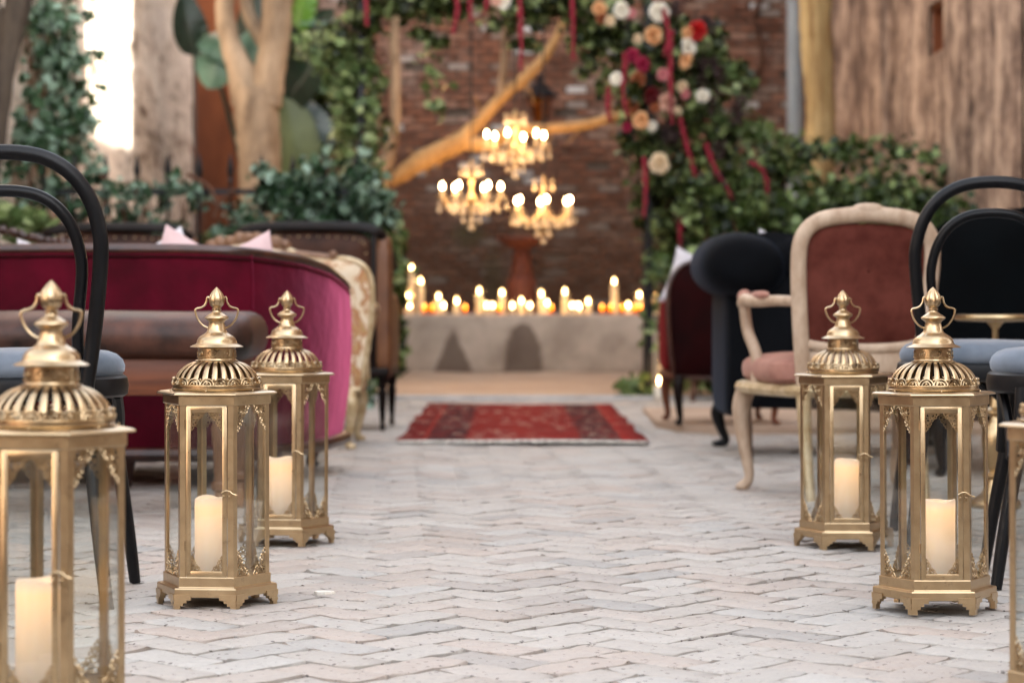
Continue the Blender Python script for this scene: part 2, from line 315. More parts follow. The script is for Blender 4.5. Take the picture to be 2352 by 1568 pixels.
# ------------------------------------------------------------------ mesh builder
class MB:
    def __init__(s): s.v = []; s.f = []
    def add(s, vs_, fs):
        o = len(s.v); s.v += [tuple(p) for p in vs_]; s.f += [tuple(i + o for i in f) for f in fs]; return s
    def box(s, c, d, bev=0, rz=0):
        x, y, z = d[0] / 2, d[1] / 2, d[2] / 2; b = min(bev, x * .9, y * .9, z * .9)
        if b <= 0:
            pts = [(i * x, j * y, k * z) for k in (-1, 1) for j in (-1, 1) for i in (-1, 1)]
            fs = [(0, 2, 3, 1), (4, 5, 7, 6), (0, 1, 5, 4), (2, 6, 7, 3), (0, 4, 6, 2), (1, 3, 7, 5)]
        else:   # rounded prism: rings of rounded rectangle
            pts, fs = [], []; rings = [(-z, b), (-z + b * .3, b * .3), (-z + b, 0), (z - b, 0), (z - b * .3, b * .3), (z, b)]
            for zz, ins in rings:
                for cx, cyy, a0 in ((1, 1, 0), (-1, 1, 90), (-1, -1, 180), (1, -1, 270)):
                    for q in (0, 45, 90):
                        a = R(a0 + q); rr = max(b - ins * .999, b * .02)
                        pts.append((cx * (x - b) + rr * math.cos(a), cyy * (y - b) + rr * math.sin(a), zz))
            for i in range(5):
                for j in range(12): fs.append((i * 12 + j, i * 12 + (j + 1) % 12, (i + 1) * 12 + (j + 1) % 12, (i + 1) * 12 + j))
            fs.append(tuple(range(11, -1, -1))); fs.append(tuple(range(60, 72)))
        ca, sa = math.cos(rz), math.sin(rz)
        return s.add([(c[0] + p[0] * ca - p[1] * sa, c[1] + p[0] * sa + p[1] * ca, c[2] + p[2]) for p in pts], fs)
    def lathe(s, prof, c=(0, 0, 0), n=24, flute=0, fa=0, f0=0, f1=1e9):
        pts, fs = [], []
        for r_, z in prof:
            for i in range(n):
                a = 2 * PI * i / n; rr = r_ * (1 + (fa * math.cos(flute * a) if flute and f0 <= z <= f1 else 0))
                pts.append((c[0] + rr * math.cos(a), c[1] + rr * math.sin(a), c[2] + z))
        m = len(prof)
        for k in range(m - 1):
            for i in range(n): fs.append((k * n + i, k * n + (i + 1) % n, (k + 1) * n + (i + 1) % n, (k + 1) * n + i))
        fs.append(tuple(range(n - 1, -1, -1))); fs.append(tuple((m - 1) * n + i for i in range(n)))
        return s.add(pts, fs)
    def tube(s, path, r, n=8, closed=False, flat=None, wob=0):
        P_ = [Vector(p) for p in path]; m = len(P_); rs = r if isinstance(r, (list, tuple)) else [r] * m
        if len(rs) != m: rs = [rs[0] + (rs[-1] - rs[0]) * i / (m - 1) for i in range(m)]
        pts, fs = [], []; up = None
        for i, p in enumerate(P_):
            if closed: t = (P_[(i + 1) % m] - P_[i - 1])
            else: t = P_[min(i + 1, m - 1)] - P_[max(i - 1, 0)]
            t = t.normalized() if t.length > 1e-9 else Vector((0, 0, 1))
            if up is None:
                up = Vector((0, 1, 0)) if abs(t.y) < .8 else Vector((1, 0, 0))
            up = (up - t * up.dot(t)); up = up.normalized() if up.length > 1e-6 else Vector((0, 0, 1)); sd_ = t.cross(up)
            for k in range(n):
                a = 2 * PI * k / n; rr = rs[i] * (1 + (random.uniform(-wob, wob) if wob else 0))
                pts.append(p + up * (rr * math.cos(a) * (flat or 1)) + sd_ * rr * math.sin(a))
        for i in range(m if closed else m - 1):
            j = (i + 1) % m
            for k in range(n): fs.append((i * n + k, j * n + k, j * n + (k + 1) % n, i * n + (k + 1) % n))
        if not closed: fs.append(tuple(range(n))); fs.append(tuple((m - 1) * n + n - 1 - k for k in range(n)))
        return s.add(pts, fs)
    def super(s, c, d, e=.5, e2=None, n=20, m=12, rot=None):   # superellipsoid
        e2 = e2 or e; pts, fs = [], []
        def p_(x, q): return math.copysign(abs(x) ** q, x)
        for j in range(m + 1):
            ph = -PI / 2 + PI * j / m
            for i in range(n):
                th = 2 * PI * i / n
                q = Vector((d[0] / 2 * p_(math.cos(ph), e2) * p_(math.cos(th), e), d[1] / 2 * p_(math.cos(ph), e2) * p_(math.sin(th), e), d[2] / 2 * p_(math.sin(ph), e2)))
                if rot: q = rot @ q
                pts.append(Vector(c) + q)
        for j in range(m):
            for i in range(n): fs.append((j * n + i, j * n + (i + 1) % n, (j + 1) * n + (i + 1) % n, (j + 1) * n + i))
        return s.add(pts, fs)
    def panel(s, outline, y0, front=.03, back=.01, rings=5, curve=0):  # bulging upholstered panel over an XZ outline
        cx = sum(p[0] for p in outline) / len(outline); cz = sum(p[1] for p in outline) / len(outline); n = len(outline); pts, fs = [], []
        seq = [(k / rings, -front) for k in range(rings)] + [(1, 0)] + [(k / rings, back) for k in range(rings - 1, -1, -1)]
        for sc_, off in seq:
            for x, z in outline:
                q = math.sqrt(max(0, 1 - sc_ ** 4)); px = cx + (x - cx) * max(sc_, .02)
                pts.append((px, y0 + off * q + curve * (px - cx) ** 2, cz + (z - cz) * max(sc_, .02)))
        for k in range(len(seq) - 1):
            for i in range(n): fs.append((k * n + i, k * n + (i + 1) % n, (k + 1) * n + (i + 1) % n, (k + 1) * n + i))
        return s.add(pts, fs)
    def prism(s, poly, h0, h1):      # XY polygon extruded in z
        n = len(poly); pts = [(x, y, h0) for x, y in poly] + [(x, y, h1) for x, y in poly]
        return s.add(pts, [tuple(range(n - 1, -1, -1)), tuple(range(n, 2 * n))] + [(i, (i + 1) % n, n + (i + 1) % n, n + i) for i in range(n)])
    def mesh(s, name, smooth=True, angle=38):
        me = bpy.data.meshes.new(name); me.from_pydata(s.v, [], s.f); me.validate()
        if smooth:
            me.polygons.foreach_set('use_smooth', [True] * len(me.polygons)); me.set_sharp_from_angle(angle=R(angle))
        me.update(); return me
def ob(name, me, mat=None, parent=None, loc=None, rot=None, kind=None, label=None):
    if isinstance(me, MB): me = me.mesh(name)
    if mat and not me.materials: me.materials.append(MAT[mat] if isinstance(mat, str) else mat)
    o = bpy.data.objects.new(name, me); col.objects.link(o)
    if parent: o.parent = parent
    if loc: o.location = loc
    if rot: o.rotation_euler = rot
    if kind: o['kind'] = kind
    if label: o['label'] = label
    return o
def thing(name, label, cat, loc=(0, 0, 0), rz=0, group=None):
    o = bpy.data.objects.new(name, None); col.objects.link(o); o.empty_display_size = .1
    o.location = loc; o.rotation_euler = (0, 0, rz); o['label'] = label; o['category'] = cat
    if group: o['group'] = group
    return o
def tag(o, label, cat, group=None):
    o['label'] = label; o['category'] = cat
    if group: o['group'] = group
    return o
def copy_thing(src, label, loc, rz=0):
    c = src.copy(); col.objects.link(c); c.location = loc; c.rotation_euler = (0, 0, rz); c['label'] = label
    for ch in src.children:
        d = ch.copy(); col.objects.link(d); d.parent = c; d.matrix_parent_inverse = ch.matrix_parent_inverse.copy()
        for g in ch.children:
            e = g.copy(); col.objects.link(e); e.parent = d; e.matrix_parent_inverse = g.matrix_parent_inverse.copy()
    return c
def point(name, loc, e, parent=None, c=(1, .55, .22), r=.02):
    d = bpy.data.lights.new(name, 'POINT'); d.energy = e * KE; d.color = c; d.shadow_soft_size = r
    o = bpy.data.objects.new(name, d); col.objects.link(o); o.location = loc
    if parent: o.parent = parent
    return o
def smooth_path(pts, k=6):
    pts = [Vector(p) for p in pts]; out = []
    for i in range(len(pts) - 1):
        p0, p1, p2, p3 = pts[max(i - 1, 0)], pts[i], pts[i + 1], pts[min(i + 2, len(pts) - 1)]
        for j in range(k):
            t = j / k; out.append(.5 * ((2 * p1) + (p2 - p0) * t + (2 * p0 - 5 * p1 + 4 * p2 - p3) * t * t + (3 * p1 - p0 - 3 * p2 + p3) * t ** 3))
    out.append(pts[-1]); return out
def lerp_list(vals, n):
    return [float(np.interp(i / (n - 1), np.linspace(0, 1, len(vals)), vals)) for i in range(n)]

# ------------------------------------------------------------------ the setting: ground
ground = ob('ground', MB().box((0, 8, -.5), (60, 60, .976)), 'joint'); ground['kind'] = 'structure'
BL, BW = .2, .1
ANG = R(45 + 3)
def brick_mesh(i, L=.1948, W=.0948, T=.022, nx=8, ny=4):
    rnd = random.Random(100 + i); mb = MB(); pts = []; fs = []
    ph = [rnd.uniform(0, 6.28) for _ in range(8)]
    def wob(x, y): return .0006 * math.sin(23 * x + ph[0]) * math.sin(31 * y + ph[1]) + .001 * math.sin(71 * x + ph[2] + 40 * y)
    L2 = L - rnd.uniform(0, .004); W2 = W - rnd.uniform(0, .0035)
    for jj in range(ny + 1):
        for ii in range(nx + 1):
            tx, ty = -1 + 2 * ii / nx, -1 + 2 * jj / ny
            ed = max(abs(tx), abs(ty)); x, y = tx * L2 / 2, ty * W2 / 2
            if abs(tx) == 1 and abs(ty) == 1: x *= 1 - .004 / L2 * rnd.uniform(1, 4); y *= 1 - .004 / W2 * rnd.uniform(1, 4)
            x += rnd.uniform(-.0009, .0009); y += rnd.uniform(-.0009, .0009)
            # arris rounding
            drop = 0
            if abs(tx) == 1 or abs(ty) == 1: drop = .0016 + rnd.uniform(0, .0014); x *= .996; y *= .994
            elif ii in (1, nx - 1): x = math.copysign(L2 / 2 - .007, x)
            if jj in (1, ny - 1) and abs(ty) != 1: y = math.copysign(W2 / 2 - .007, y)
            pts.append((x, y, wob(x, y) - drop))
    for jj in range(ny):
        for ii in range(nx): a = jj * (nx + 1) + ii; fs.append((a, a + 1, a + nx + 2, a + nx + 1))
    rim = [ii for ii in range(nx)] + [nx + jj * (nx + 1) for jj in range(ny)] + [ny * (nx + 1) + nx - ii for ii in range(nx)] + [(ny - jj) * (nx + 1) for jj in range(ny)]
    o = len(pts)
    for a in rim: pts.append((pts[a][0] * 1.006, pts[a][1] * 1.008, -T))
    m = len(rim)
    for k in range(m): fs.append((rim[(k + 1) % m], rim[k], o + k, o + (k + 1) % m))
    mb.add(pts, fs); me = mb.mesh('brick', True, 60); me.materials.append(MAT['paver']); return me, pts, fs
variants = [brick_mesh(i) for i in range(12)]
low = [brick_mesh(50 + i, nx=3, ny=3) for i in range(6)]
ca, sa = math.cos(ANG), math.sin(ANG)
cands = []
for gx in range(-260, 320):
    for gy in range(-260, 320):
        c = (gx - gy) % 4
        if c == 0: lx, ly, rot = (gx + 1) * BW, (gy + .5) * BW, 0
        elif c == 3: lx, ly, rot = (gx + .5) * BW, (gy + 1) * BW, PI / 2
        else: continue
        X = lx * ca - ly * sa; Y = lx * sa + ly * ca
        if 2.3 < Y < 14.62 and abs(X) < .29 * Y + .35: cands.append((X, Y, rot + ANG))
def share(cd):
    X, Y, _ = cd; u = 1176 + F * X / Y; v = HOR + F * CAMZ / Y
    inside = -60 < u < 2412 and v < 1620
    return (0 if inside else 1e3) + Y
cands.sort(key=share)
wav = lambda x, y: .004 * math.sin(1.7 * x + .6) * math.sin(1.1 * y) + .003 * math.sin(3.7 * x - 2.1 * y)
joined = MB()
for i, (X, Y, rot) in enumerate(cands):
    rnd = random.Random(i * 13 + 5)
    z = wav(X, Y) + rnd.gauss(0, .0008); rx, ry = rnd.gauss(0, .0035), rnd.gauss(0, .0025); rz = rot + rnd.gauss(0, .008) + (PI if rnd.random() < .5 else 0)
    X += rnd.gauss(0, .0008); Y += rnd.gauss(0, .0008)
    if rnd.random() < .05: z -= .003; rx += rnd.choice((-.015, .015))
    if i < 300:
        o = bpy.data.objects.new('brick', rnd.choice(variants)[0]); col.objects.link(o); o.parent = ground
        o.location = (X, Y, z); o.rotation_euler = (rx, ry, rz)
    else:
        _, pts, fs = rnd.choice(low if Y > 6.5 else variants)
        mtx = Matrix.Translation((X, Y, z)) @ Matrix.Rotation(rz, 4, 'Z') @ Matrix.Rotation(ry, 4, 'Y') @ Matrix.Rotation(rx, 4, 'X')
        joined.add([mtx @ Vector(p) for p in pts], fs)
me = joined.mesh('bricks', True, 60)
ob('bricks', me, 'paver', ground, kind='stuff')
# kerb and smooth floor beyond it
kerb = ob('kerb', MB().box((.0, 14.78, -.005), (5.6, .14, .05), .008), 'kerb'); kerb['kind'] = 'structure'
tf = MB(); g = 24
pts = [(-2.95 + 5.9 * i / g, 14.86 + 7.2 * j / g, .004 + .006 * math.sin(i * 1.3) * math.cos(j * .9)) for j in range(g + 1) for i in range(g + 1)]
tf.add(pts, [(j * (g + 1) + i, j * (g + 1) + i + 1, (j + 1) * (g + 1) + i + 1, (j + 1) * (g + 1) + i) for j in range(g) for i in range(g)])
terrace = ob('path', tf, 'terrace'); terrace['kind'] = 'structure'
# low step under the chairs on the right
step = MB(); poly = [(.74, 12.9), (.72, 11.4), (.80, 11.02), (.98, 10.82), (1.3, 10.74), (2.86, 10.74), (2.86, 12.9)]
step.prism(poly, -.02, .030)
stp = ob('floor_step', step, 'terrace'); stp['kind'] = 'structure'

# ------------------------------------------------------------------ walls
def wall_box(name, x0, x1, y0, y1, z0, z1, mat, label, cat='wall'):
    o = ob(name, MB().box(((x0 + x1) / 2, (y0 + y1) / 2, (z0 + z1) / 2), (x1 - x0, y1 - y0, z1 - z0)).mesh(name, False), mat)
    return tag(o, label, cat)
# left wall
lw = MB(); nY, nZ = 90, 44; pts = []
for j in range(nZ + 1):
    for i in range(nY + 1):
        y, z = 6 + 14.6 * i / nY, 6.0 * j / nZ - .02
        pts.append((-2.9 + .012 * math.sin(2.1 * y + z) + random.uniform(-.006, .006), y, z))
fs = [(j * (nY + 1) + i, j * (nY + 1) + i + 1, (j + 1) * (nY + 1) + i + 1, (j + 1) * (nY + 1) + i) for j in range(nZ) for i in range(nY)]
lw.add(pts, fs); lw.box((-3.08, 13.3, 2.99), (.3, 14.6, 6.02))
tag(ob('plaster_wall', lw, 'plaster'), 'tall pale wall of peeling plaster on the left with a blazing strip of sun', 'wall')
wall_box('orange_pier', -2.86, -2.2, 20.62, 21.9, 0, 6, 'orange_wall', 'rust orange limewashed pier behind the forked tree trunk')
# right wall, continued out of view by added walls with a gap shaped for the sun
rw = MB()
NY0, NY1, NZ0, NZ1 = 15.30, 15.85, 2.33, 2.68     # small opening in the wall
def wquad(y0, y1, z0, z1, ny, nz):
    b0 = []; 
    for j in range(nz + 1):
        for i in range(ny + 1):
            y, z = y0 + (y1 - y0) * i / ny, z0 + (z1 - z0) * j / nz
            b0.append((2.9 + .02 * math.sin(3.3 * y) * (0 if (y in (y0, y1) or z in (z0, z1)) else 1), y, z))
    rw.add(b0, [(j * (ny + 1) + i, (j + 1) * (ny + 1) + i, (j + 1) * (ny + 1) + i + 1, j * (ny + 1) + i + 1) for j in range(nz) for i in range(ny)])
wquad(12.95, NY0, 0, 8, 16, 30); wquad(NY1, 22.0, 0, 8, 36, 30); wquad(NY0, NY1, 0, NZ0, 3, 8); wquad(NY0, NY1, NZ1, 8, 3, 8)
rw.box((3.35, (12.95 + NY0) / 2, 4), (.86, NY0 - 12.95, 8)); rw.box((3.35, (22.0 + NY1) / 2, 4), (.86, 22.0 - NY1, 8))
rw.box((3.36, (NY0 + NY1) / 2, NZ0 / 2), (.86, NY1 - NY0 - .002, NZ0)); rw.box((3.36, (NY0 + NY1) / 2, (NZ1 + 8) / 2), (.86, NY1 - NY0 - .002, 8 - NZ1))
rwo = tag(ob('streaked_wall', rw, 'streaked'), 'tall brown streaked wall on the right with one small opening', 'wall')
ob('opening_lining', MB().box((3.06, NY1 - .012, (NZ0 + NZ1) / 2), (.26, .02, NZ1 - NZ0 - .01)).box((3.06, (NY0 + NY1) / 2, NZ1 - .012), (.26, NY1 - NY0 - .05, .02)).box((3.2, (NY0 + NY1) / 2, (NZ0 + NZ1) / 2), (.02, NY1 - NY0 - .05, NZ1 - NZ0 - .05)), 'orange_wall', rwo)
wall_box('unseen_gap_wall', 2.92, 3.5, 10.48, 12.95, 0, 6.0, 'streaked', 'unseen lower wall added on the right so sun falls through the gap above')  # added out of view, low enough to let the sun strip through
wall_box('unseen_neighbour_house', 2.92, 3.8, 5.7, 10.48, 0, 8, 'streaked', 'unseen brown house wall added nearer on the right to block the sun', 'house')  # added out of view to keep sun off the courtyard
wall_box('unseen_right_house', 6.0, 6.8, -8, 5.7, 0, 11.5, 'plaster', 'unseen pale house added on the right beside the viewer to block the sun', 'house')  # added out of view, tall so the courtyard and left side stay shaded
wall_box('unseen_left_house', -6.8, -6, -8, 6.2, 0, 3.2, 'plaster', 'unseen pale house on the left beside the viewer, kept low for sky light', 'house')  # out of view, kept low so more sky light reaches the floor
wall_box('unseen_return_wall', -6.0, -3.0, 5.9, 6.2, 0, 3.2, 'plaster', 'unseen low pale wall closing the wider part of the courtyard on the left')  # out of view, joins the left blocks and is low for sky light
wall_box('unseen_rear_house', -6.8, 6.8, -9, -8, 0, 4.6, 'streaked', 'unseen brown house added behind the viewer to darken reflections in the gold', 'house')  # added out of view so the lantern fronts reflect something dark
# brick wall at the back
bw = tag(ob('brick_wall', MB().box((0, 22.16, 3.5), (6.4, .3, 7)).mesh('brick_wall', False), 'mortar'), 'old red brick wall with patches of lime at the back of the courtyard', 'wall')
def wall_brick(i):
    rnd = random.Random(900 + i); mb = MB(); L, H, T = .198 - rnd.uniform(0, .012), .060 - rnd.uniform(0, .006), .05
    q = [(sx * (L / 2 - .002) + rnd.uniform(-.003, .003), -T / 2 + rnd.uniform(0, .004), sz * (H / 2 - .002) + rnd.uniform(-.002, .002)) for sx in (-1, 0, 1) for sz in (-1, 1)]
    bk = [(sx * L / 2, T / 2 - .006, sz * H / 2) for sx in (-1, 0, 1) for sz in (-1, 1)]
    mb.add(q + bk, [(0, 2, 3, 1), (2, 4, 5, 3), (0, 6, 8, 2), (2, 8, 10, 4), (3, 9, 7, 1), (5, 11, 9, 3), (1, 7, 6, 0), (4, 10, 11, 5)])
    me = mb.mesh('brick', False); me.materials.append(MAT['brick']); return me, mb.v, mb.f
wb = [wall_brick(i) for i in range(8)]
cd = []
for r_ in range(0, 60):
    z = .035 + r_ * .0735
    for c_ in range(-15, 16):
        x = c_ * .208 + (.104 if r_ % 2 else 0)
        if abs(x) < 3.0 and random.random() > .015: cd.append((x, z))
cd.sort(key=lambda p: (((p[0] - .1) / 1.15) ** 2 + ((p[1] - 2.2) / 1.25) ** 2))
jb = MB()
for i, (x, z) in enumerate(cd):
    rnd = random.Random(i + 4000); me_, pv, pf = rnd.choice(wb); y = 22.0 + rnd.gauss(0, .007); ry = rnd.gauss(0, .012)
    if i < 300:
        o = bpy.data.objects.new('brick', me_); col.objects.link(o); o.parent = bw; o.location = (x, y, z); o.rotation_euler = (0, ry, rnd.gauss(0, .015))
    else: jb.add([(x + p[0], y + p[1], z + p[2]) for p in pv], pf)
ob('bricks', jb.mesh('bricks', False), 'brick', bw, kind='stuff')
# ledge (old basin)
lg = tag(ob('stone_ledge', MB().box((.1, 21.0, .26), (3.7, 1.2, .52), .025), 'ledge'), 'low rendered stone ledge with two dark patches, crowded with candles', 'ledge')

# ------------------------------------------------------------------ foliage
def leaf_mesh(name, centers, size, seed=0, up=.35, shape=1.0):
    rng = np.random.default_rng(seed); C = np.array(centers, float); n = len(C)
    nrm = rng.normal(size=(n, 3)); nrm[:, 1] -= .6; nrm[:, 2] += up * 2; nrm /= np.linalg.norm(nrm, axis=1)[:, None]
    t = rng.normal(size=(n, 3)); t[:, 2] -= .5; t -= nrm * (t * nrm).sum(1)[:, None]; t /= np.linalg.norm(t, axis=1)[:, None]
    b = np.cross(nrm, t); s = size * rng.uniform(.55, 1.35, n)[:, None]; wdt = s * .36 * shape
    base = C - t * s * .5; tip = C + t * s * .5 - nrm * s * .12
    l1 = C - t * s * .12 + b * wdt + nrm * s * .10; r1 = C - t * s * .12 - b * wdt + nrm * s * .10
    l2 = C + t * s * .22 + b * wdt * .72 + nrm * s * .05; r2 = C + t * s * .22 - b * wdt * .72 + nrm * s * .05
    V = np.stack([base, l1, l2, tip, r2, r1], 1).reshape(-1, 3)
    I = np.arange(n) * 6
    Fc = np.concatenate([np.stack([I, I + 1, I + 2, I + 3], 1), np.stack([I, I + 3, I + 4, I + 5], 1)])
    me = bpy.data.meshes.new(name); me.vertices.add(len(V)); me.vertices.foreach_set('co', V.ravel())
    me.loops.add(len(Fc) * 4); me.loops.foreach_set('vertex_index', Fc.ravel()); me.polygons.add(len(Fc))
    me.polygons.foreach_set('loop_start', np.arange(len(Fc)) * 4); me.update(calc_edges=True); me.validate(); return me
rngf = np.random.default_rng(11)
def blobs(lst, D, dd=.2, k=1.0):      # (u, v, ru, rv, n) clumps on the print at distance D
    out = []
    for (u, v, ru, rv, n) in lst:
        n = int(n * k); sub = max(3, n // 28)
        cs = rngf.normal(size=(sub, 3)) * .55
        for q in range(n):
            c = cs[rngf.integers(sub)] + rngf.normal(size=3) * .27
            dz = D + c[1] * dd; out.append(P(u + c[0] * ru, v + c[2] * rv, dz))
    return out
def strand_leaves(path, n, spread):
    pts = smooth_path(path, 8); out = []
    for _ in range(n):
        t = random.random() * (len(pts) - 1.001); i = int(t); p = pts[i].lerp(pts[i + 1], t - i)
        out.append(p + Vector((random.gauss(0, spread), random.gauss(0, spread), random.gauss(0, spread))))
    return out

# ivy on the left wall
ivw = thing('ivy', 'dark ivy climbing the sunlit plaster wall at far left', 'ivy', (-2.85, 14.2, 0))
cs = []
for u, v, ru, rv, n in ((60, 60, 45, 60, 200), (100, 120, 50, 70, 330), (110, 220, 55, 70, 420), (130, 300, 50, 60, 330), (90, 380, 60, 60, 300), (150, 150, 35, 30, 90), (60, 300, 40, 60, 200), (120, 20, 50, 50, 160), (200, 130, 30, 18, 30)):
    sub = rngf.normal(size=(max(4, n // 22), 2)) * .6
    for q in range(int(n * .68)):
        c = sub[rngf.integers(len(sub))] + rngf.normal(size=2) * .2; uu = min(u + c[0] * ru, 300)
        D = 2.86 * F / (1176 - uu); cs.append(P(uu, v + c[1] * rv, D) + Vector((abs(random.gauss(.04, .06)), 0, 0)) - ivw.location)
ob('foliage', leaf_mesh('foliage', cs, .075, 1), 'ivy', ivw)
st = MB()
for k in range(7):
    y = 13.3 + k * .28; pth = [(.02, y - 14.2, 0)]
    for q in range(1, 12): pth.append((.015 + random.uniform(0, .02), pth[-1][1] + random.uniform(-.10, .12), q * .27))
    st.tube(smooth_path(pth, 3), [.014, .005], 5)
ob('stem', st, 'vine', ivw)
# iron fence
fence = thing('iron_fence', 'black iron picket fence with spear tips, half hidden by ivy, on the left', 'fence', (-2.84, 13.5, 0))
pk = MB(); pk.tube([(0, 0, 0), (0, 0, 1.34)], .009, 6); pk.lathe([(.009, 1.33), (.017, 1.345), (.009, 1.36), (.022, 1.40), (.012, 1.46), (.001, 1.51)], n=8)
pkm = pk.mesh('picket')
for i in range(11): ob('picket', pkm, 'iron', fence, (i * .185 + .06, 0, 0))
for z in (1.28, .16): ob('rail', MB().box((.99, 0, z), (1.98, .014, .032)), 'iron', fence)
# ivy on the fence
fiv = thing('ivy', 'thick ivy smothering the iron fence behind the brown armchairs', 'ivy', (-1.9, 13.5, 0))
bl = [(160, 440, 60, 50, 200), (230, 480, 60, 60, 260), (330, 500, 55, 55, 260), (420, 520, 55, 50, 240), (440, 450, 40, 30, 100), (520, 500, 50, 45, 170), (600, 440, 50, 35, 260), (660, 430, 55, 45, 330), (700, 480, 60, 55, 420), (760, 440, 60, 55, 420), (820, 470, 60, 70, 460), (870, 520, 30, 50, 200), (60, 480, 60, 60, 250), (350, 430, 40, 40, 110), (800, 540, 70, 40, 260), (560, 540, 60, 30, 200)]
bl = [(u, v, ru, rv, n * (.45 if u < 560 else .8)) for u, v, ru, rv, n in bl]
cs = [p - fiv.location for p in blobs(bl, 13.5, .22, 1.0)]
for q in range(2600):
    cs.append(Vector((random.uniform(-1, 1.08), random.gauss(.1, .16), random.uniform(0, .85))))
ob('foliage', leaf_mesh('foliage', cs, .072, 2), 'ivy', fiv)
st = MB()
for a, b_, c_ in (((430, 400), (480, 430), (500, 475)), ((540, 435), (510, 460), (490, 500)), ((300, 420), (330, 470), (320, 540)), ((230, 400), (280, 470), (290, 560)), ((120, 360), (180, 420), (240, 440))):
    st.tube(smooth_path([P(*a, 13.4) - fiv.location, P(*b_, 13.42) - fiv.location, P(*c_, 13.4) - fiv.location], 5), [.014, .010], 6)
for k in range(16):
    x = random.uniform(-.95, 1.05); pth = [(x, .05, 0)]
    for q in range(1, 8): pth.append((pth[-1][0] + random.uniform(-.06, .06), .05 + random.uniform(-.05, .05), q * .18))
    st.tube(smooth_path(pth, 3), [.010, .004], 5)
ob('stem', st, 'vine', fiv)
# bright small shrub bottom left
sh = thing('shrub', 'small bright green shrub in front of the fence at far left', 'shrub', (-2.55, 12.6, 0))
ob('foliage', leaf_mesh('foliage', [p - sh.location for p in blobs([(50, 520, 45, 30, 260), (80, 560, 40, 30, 200), (20, 490, 30, 30, 100)], 12.6, .15)] + [Vector((random.gauss(0, .14), random.gauss(0, .12), random.uniform(.2, .85))) for _ in range(220)], .09, 3), 'light_leaf', sh)
ob('stem', MB().tube([(0, 0, 0), (.02, 0, .5), (-.02, 0, .85)], [.02, .008], 6), 'vine', sh)
# hedge right
hd = thing('hedge', 'dense dark green hedge in front of the streaked wall on the right', 'hedge', (2.0, 14.9, 0))
cs = []
sub = [(random.uniform(-.95, .86), random.uniform(-.75, .8), random.uniform(.15, 1.38)) for _ in range(420)]
for q in range(13500):
    s_ = random.choice(sub); cs.append(Vector((s_[0] + random.gauss(0, .06), s_[1] + random.gauss(0, .08), s_[2] + random.gauss(0, .06))))
for u, v, n in ((1960, 350, 60), (2000, 345, 50), (2080, 350, 60), (1930, 360, 50), (1860, 350, 60), (1800, 340, 80), (2150, 375, 60), (1720, 320, 60), (2200, 395, 50)):
    for q in range(n): cs.append(P(u + random.gauss(0, 28), v + random.gauss(0, 18), 15.2 + random.gauss(0, .2)) - hd.location)
ob('foliage', leaf_mesh('foliage', cs, .062, 4, shape=1.25), 'hedge', hd)
st = MB()
for k in range(26):
    x, y = random.uniform(-.9, .8), random.uniform(-.6, .7); st.tube([(x, y, 0), (x + random.uniform(-.08, .08), y, .6), (x + random.uniform(-.15, .15), y, 1.2)], [.016, .005], 5)
ob('stem', st, 'vine', hd)

# ------------------------------------------------------------------ trees
def limb(mb, pts, rads, n=10, wob=.06):
    pth = smooth_path(pts, 6); mb.tube(pth, lerp_list(rads, len(pth)), n, wob=wob)
tr = thing('forked_tree', 'tan smooth-barked tree trunk forking into two limbs in front of the orange pier', 'tree', (P(590, 0, 17).x, 17, 0))
O = Vector(tr.location)
def TP(u, v, D, o=None): return P(u, v, D) - (O if o is None else o)
mb = MB(); limb(mb, [(0, 0, -.03), TP(600, 700, 17), TP(598, 420, 17), TP(592, 300, 17), TP(582, 205, 17)], [.20, .175, .155, .165, .17], 14)
ob('trunk', mb, 'bark_tan', tr)
mb = MB(); limb(mb, [TP(570, 235, 17), TP(556, 170, 17), TP(530, 100, 17), TP(516, 20, 16.95), TP(530, -140, 16.9), TP(470, -380, 16.6)], [.13, .11, .075, .07, .065, .04], 12); ob('limb', mb, 'bark_tan', tr)
mb = MB(); limb(mb, [TP(605, 240, 17), TP(622, 150, 17), TP(634, 60, 17), TP(640, -40, 17), TP(690, -300, 17.1), TP(700, -480, 17.2)], [.14, .115, .115, .11, .08, .04], 12); ob('limb', mb, 'bark_tan', tr)
mb = MB(); limb(mb, [TP(622, 120, 17.1), TP(570, 30, 17.2), TP(560, -60, 17.3), TP(540, -300, 17.4)], [.07, .05, .05, .03], 10); ob('limb', mb, 'bark_tan', tr)
cs = [Vector((random.gauss(0, .8), random.gauss(0, .7), random.gauss(4.9, .45))) for _ in range(2600)]
ob('crown', leaf_mesh('crown', cs, .11, 6), 'hedge', tr)
t2 = thing('leaning_tree', 'dark leaning tree stem in the upper left corner', 'tree', (-2.72, 12.6, 0)); o2 = Vector(t2.location)
mb = MB(); limb(mb, [(.0, 0, -.03), P(-40, 560, 12.6) - o2, P(-15, 300, 12.6) - o2, P(12, 130, 12.6) - o2, P(45, 0, 12.6) - o2, P(90, -160, 12.6) - o2], [.09, .085, .075, .07, .075, .05], 10)
ob('trunk', mb, 'bark_dark', t2)
mb = MB(); limb(mb, [P(10, 150, 12.6) - o2, P(0, 60, 12.6) - o2, P(-20, -60, 12.6) - o2], [.05, .03, .02], 8); ob('limb', mb, 'bark_dark', t2)
t3 = thing('pale_tree', 'pale yellow barked straight tree trunk beside the grey blue drainpipe', 'tree', (P(1878, 0, 17.6).x, 17.6, 0)); o3 = Vector(t3.location)
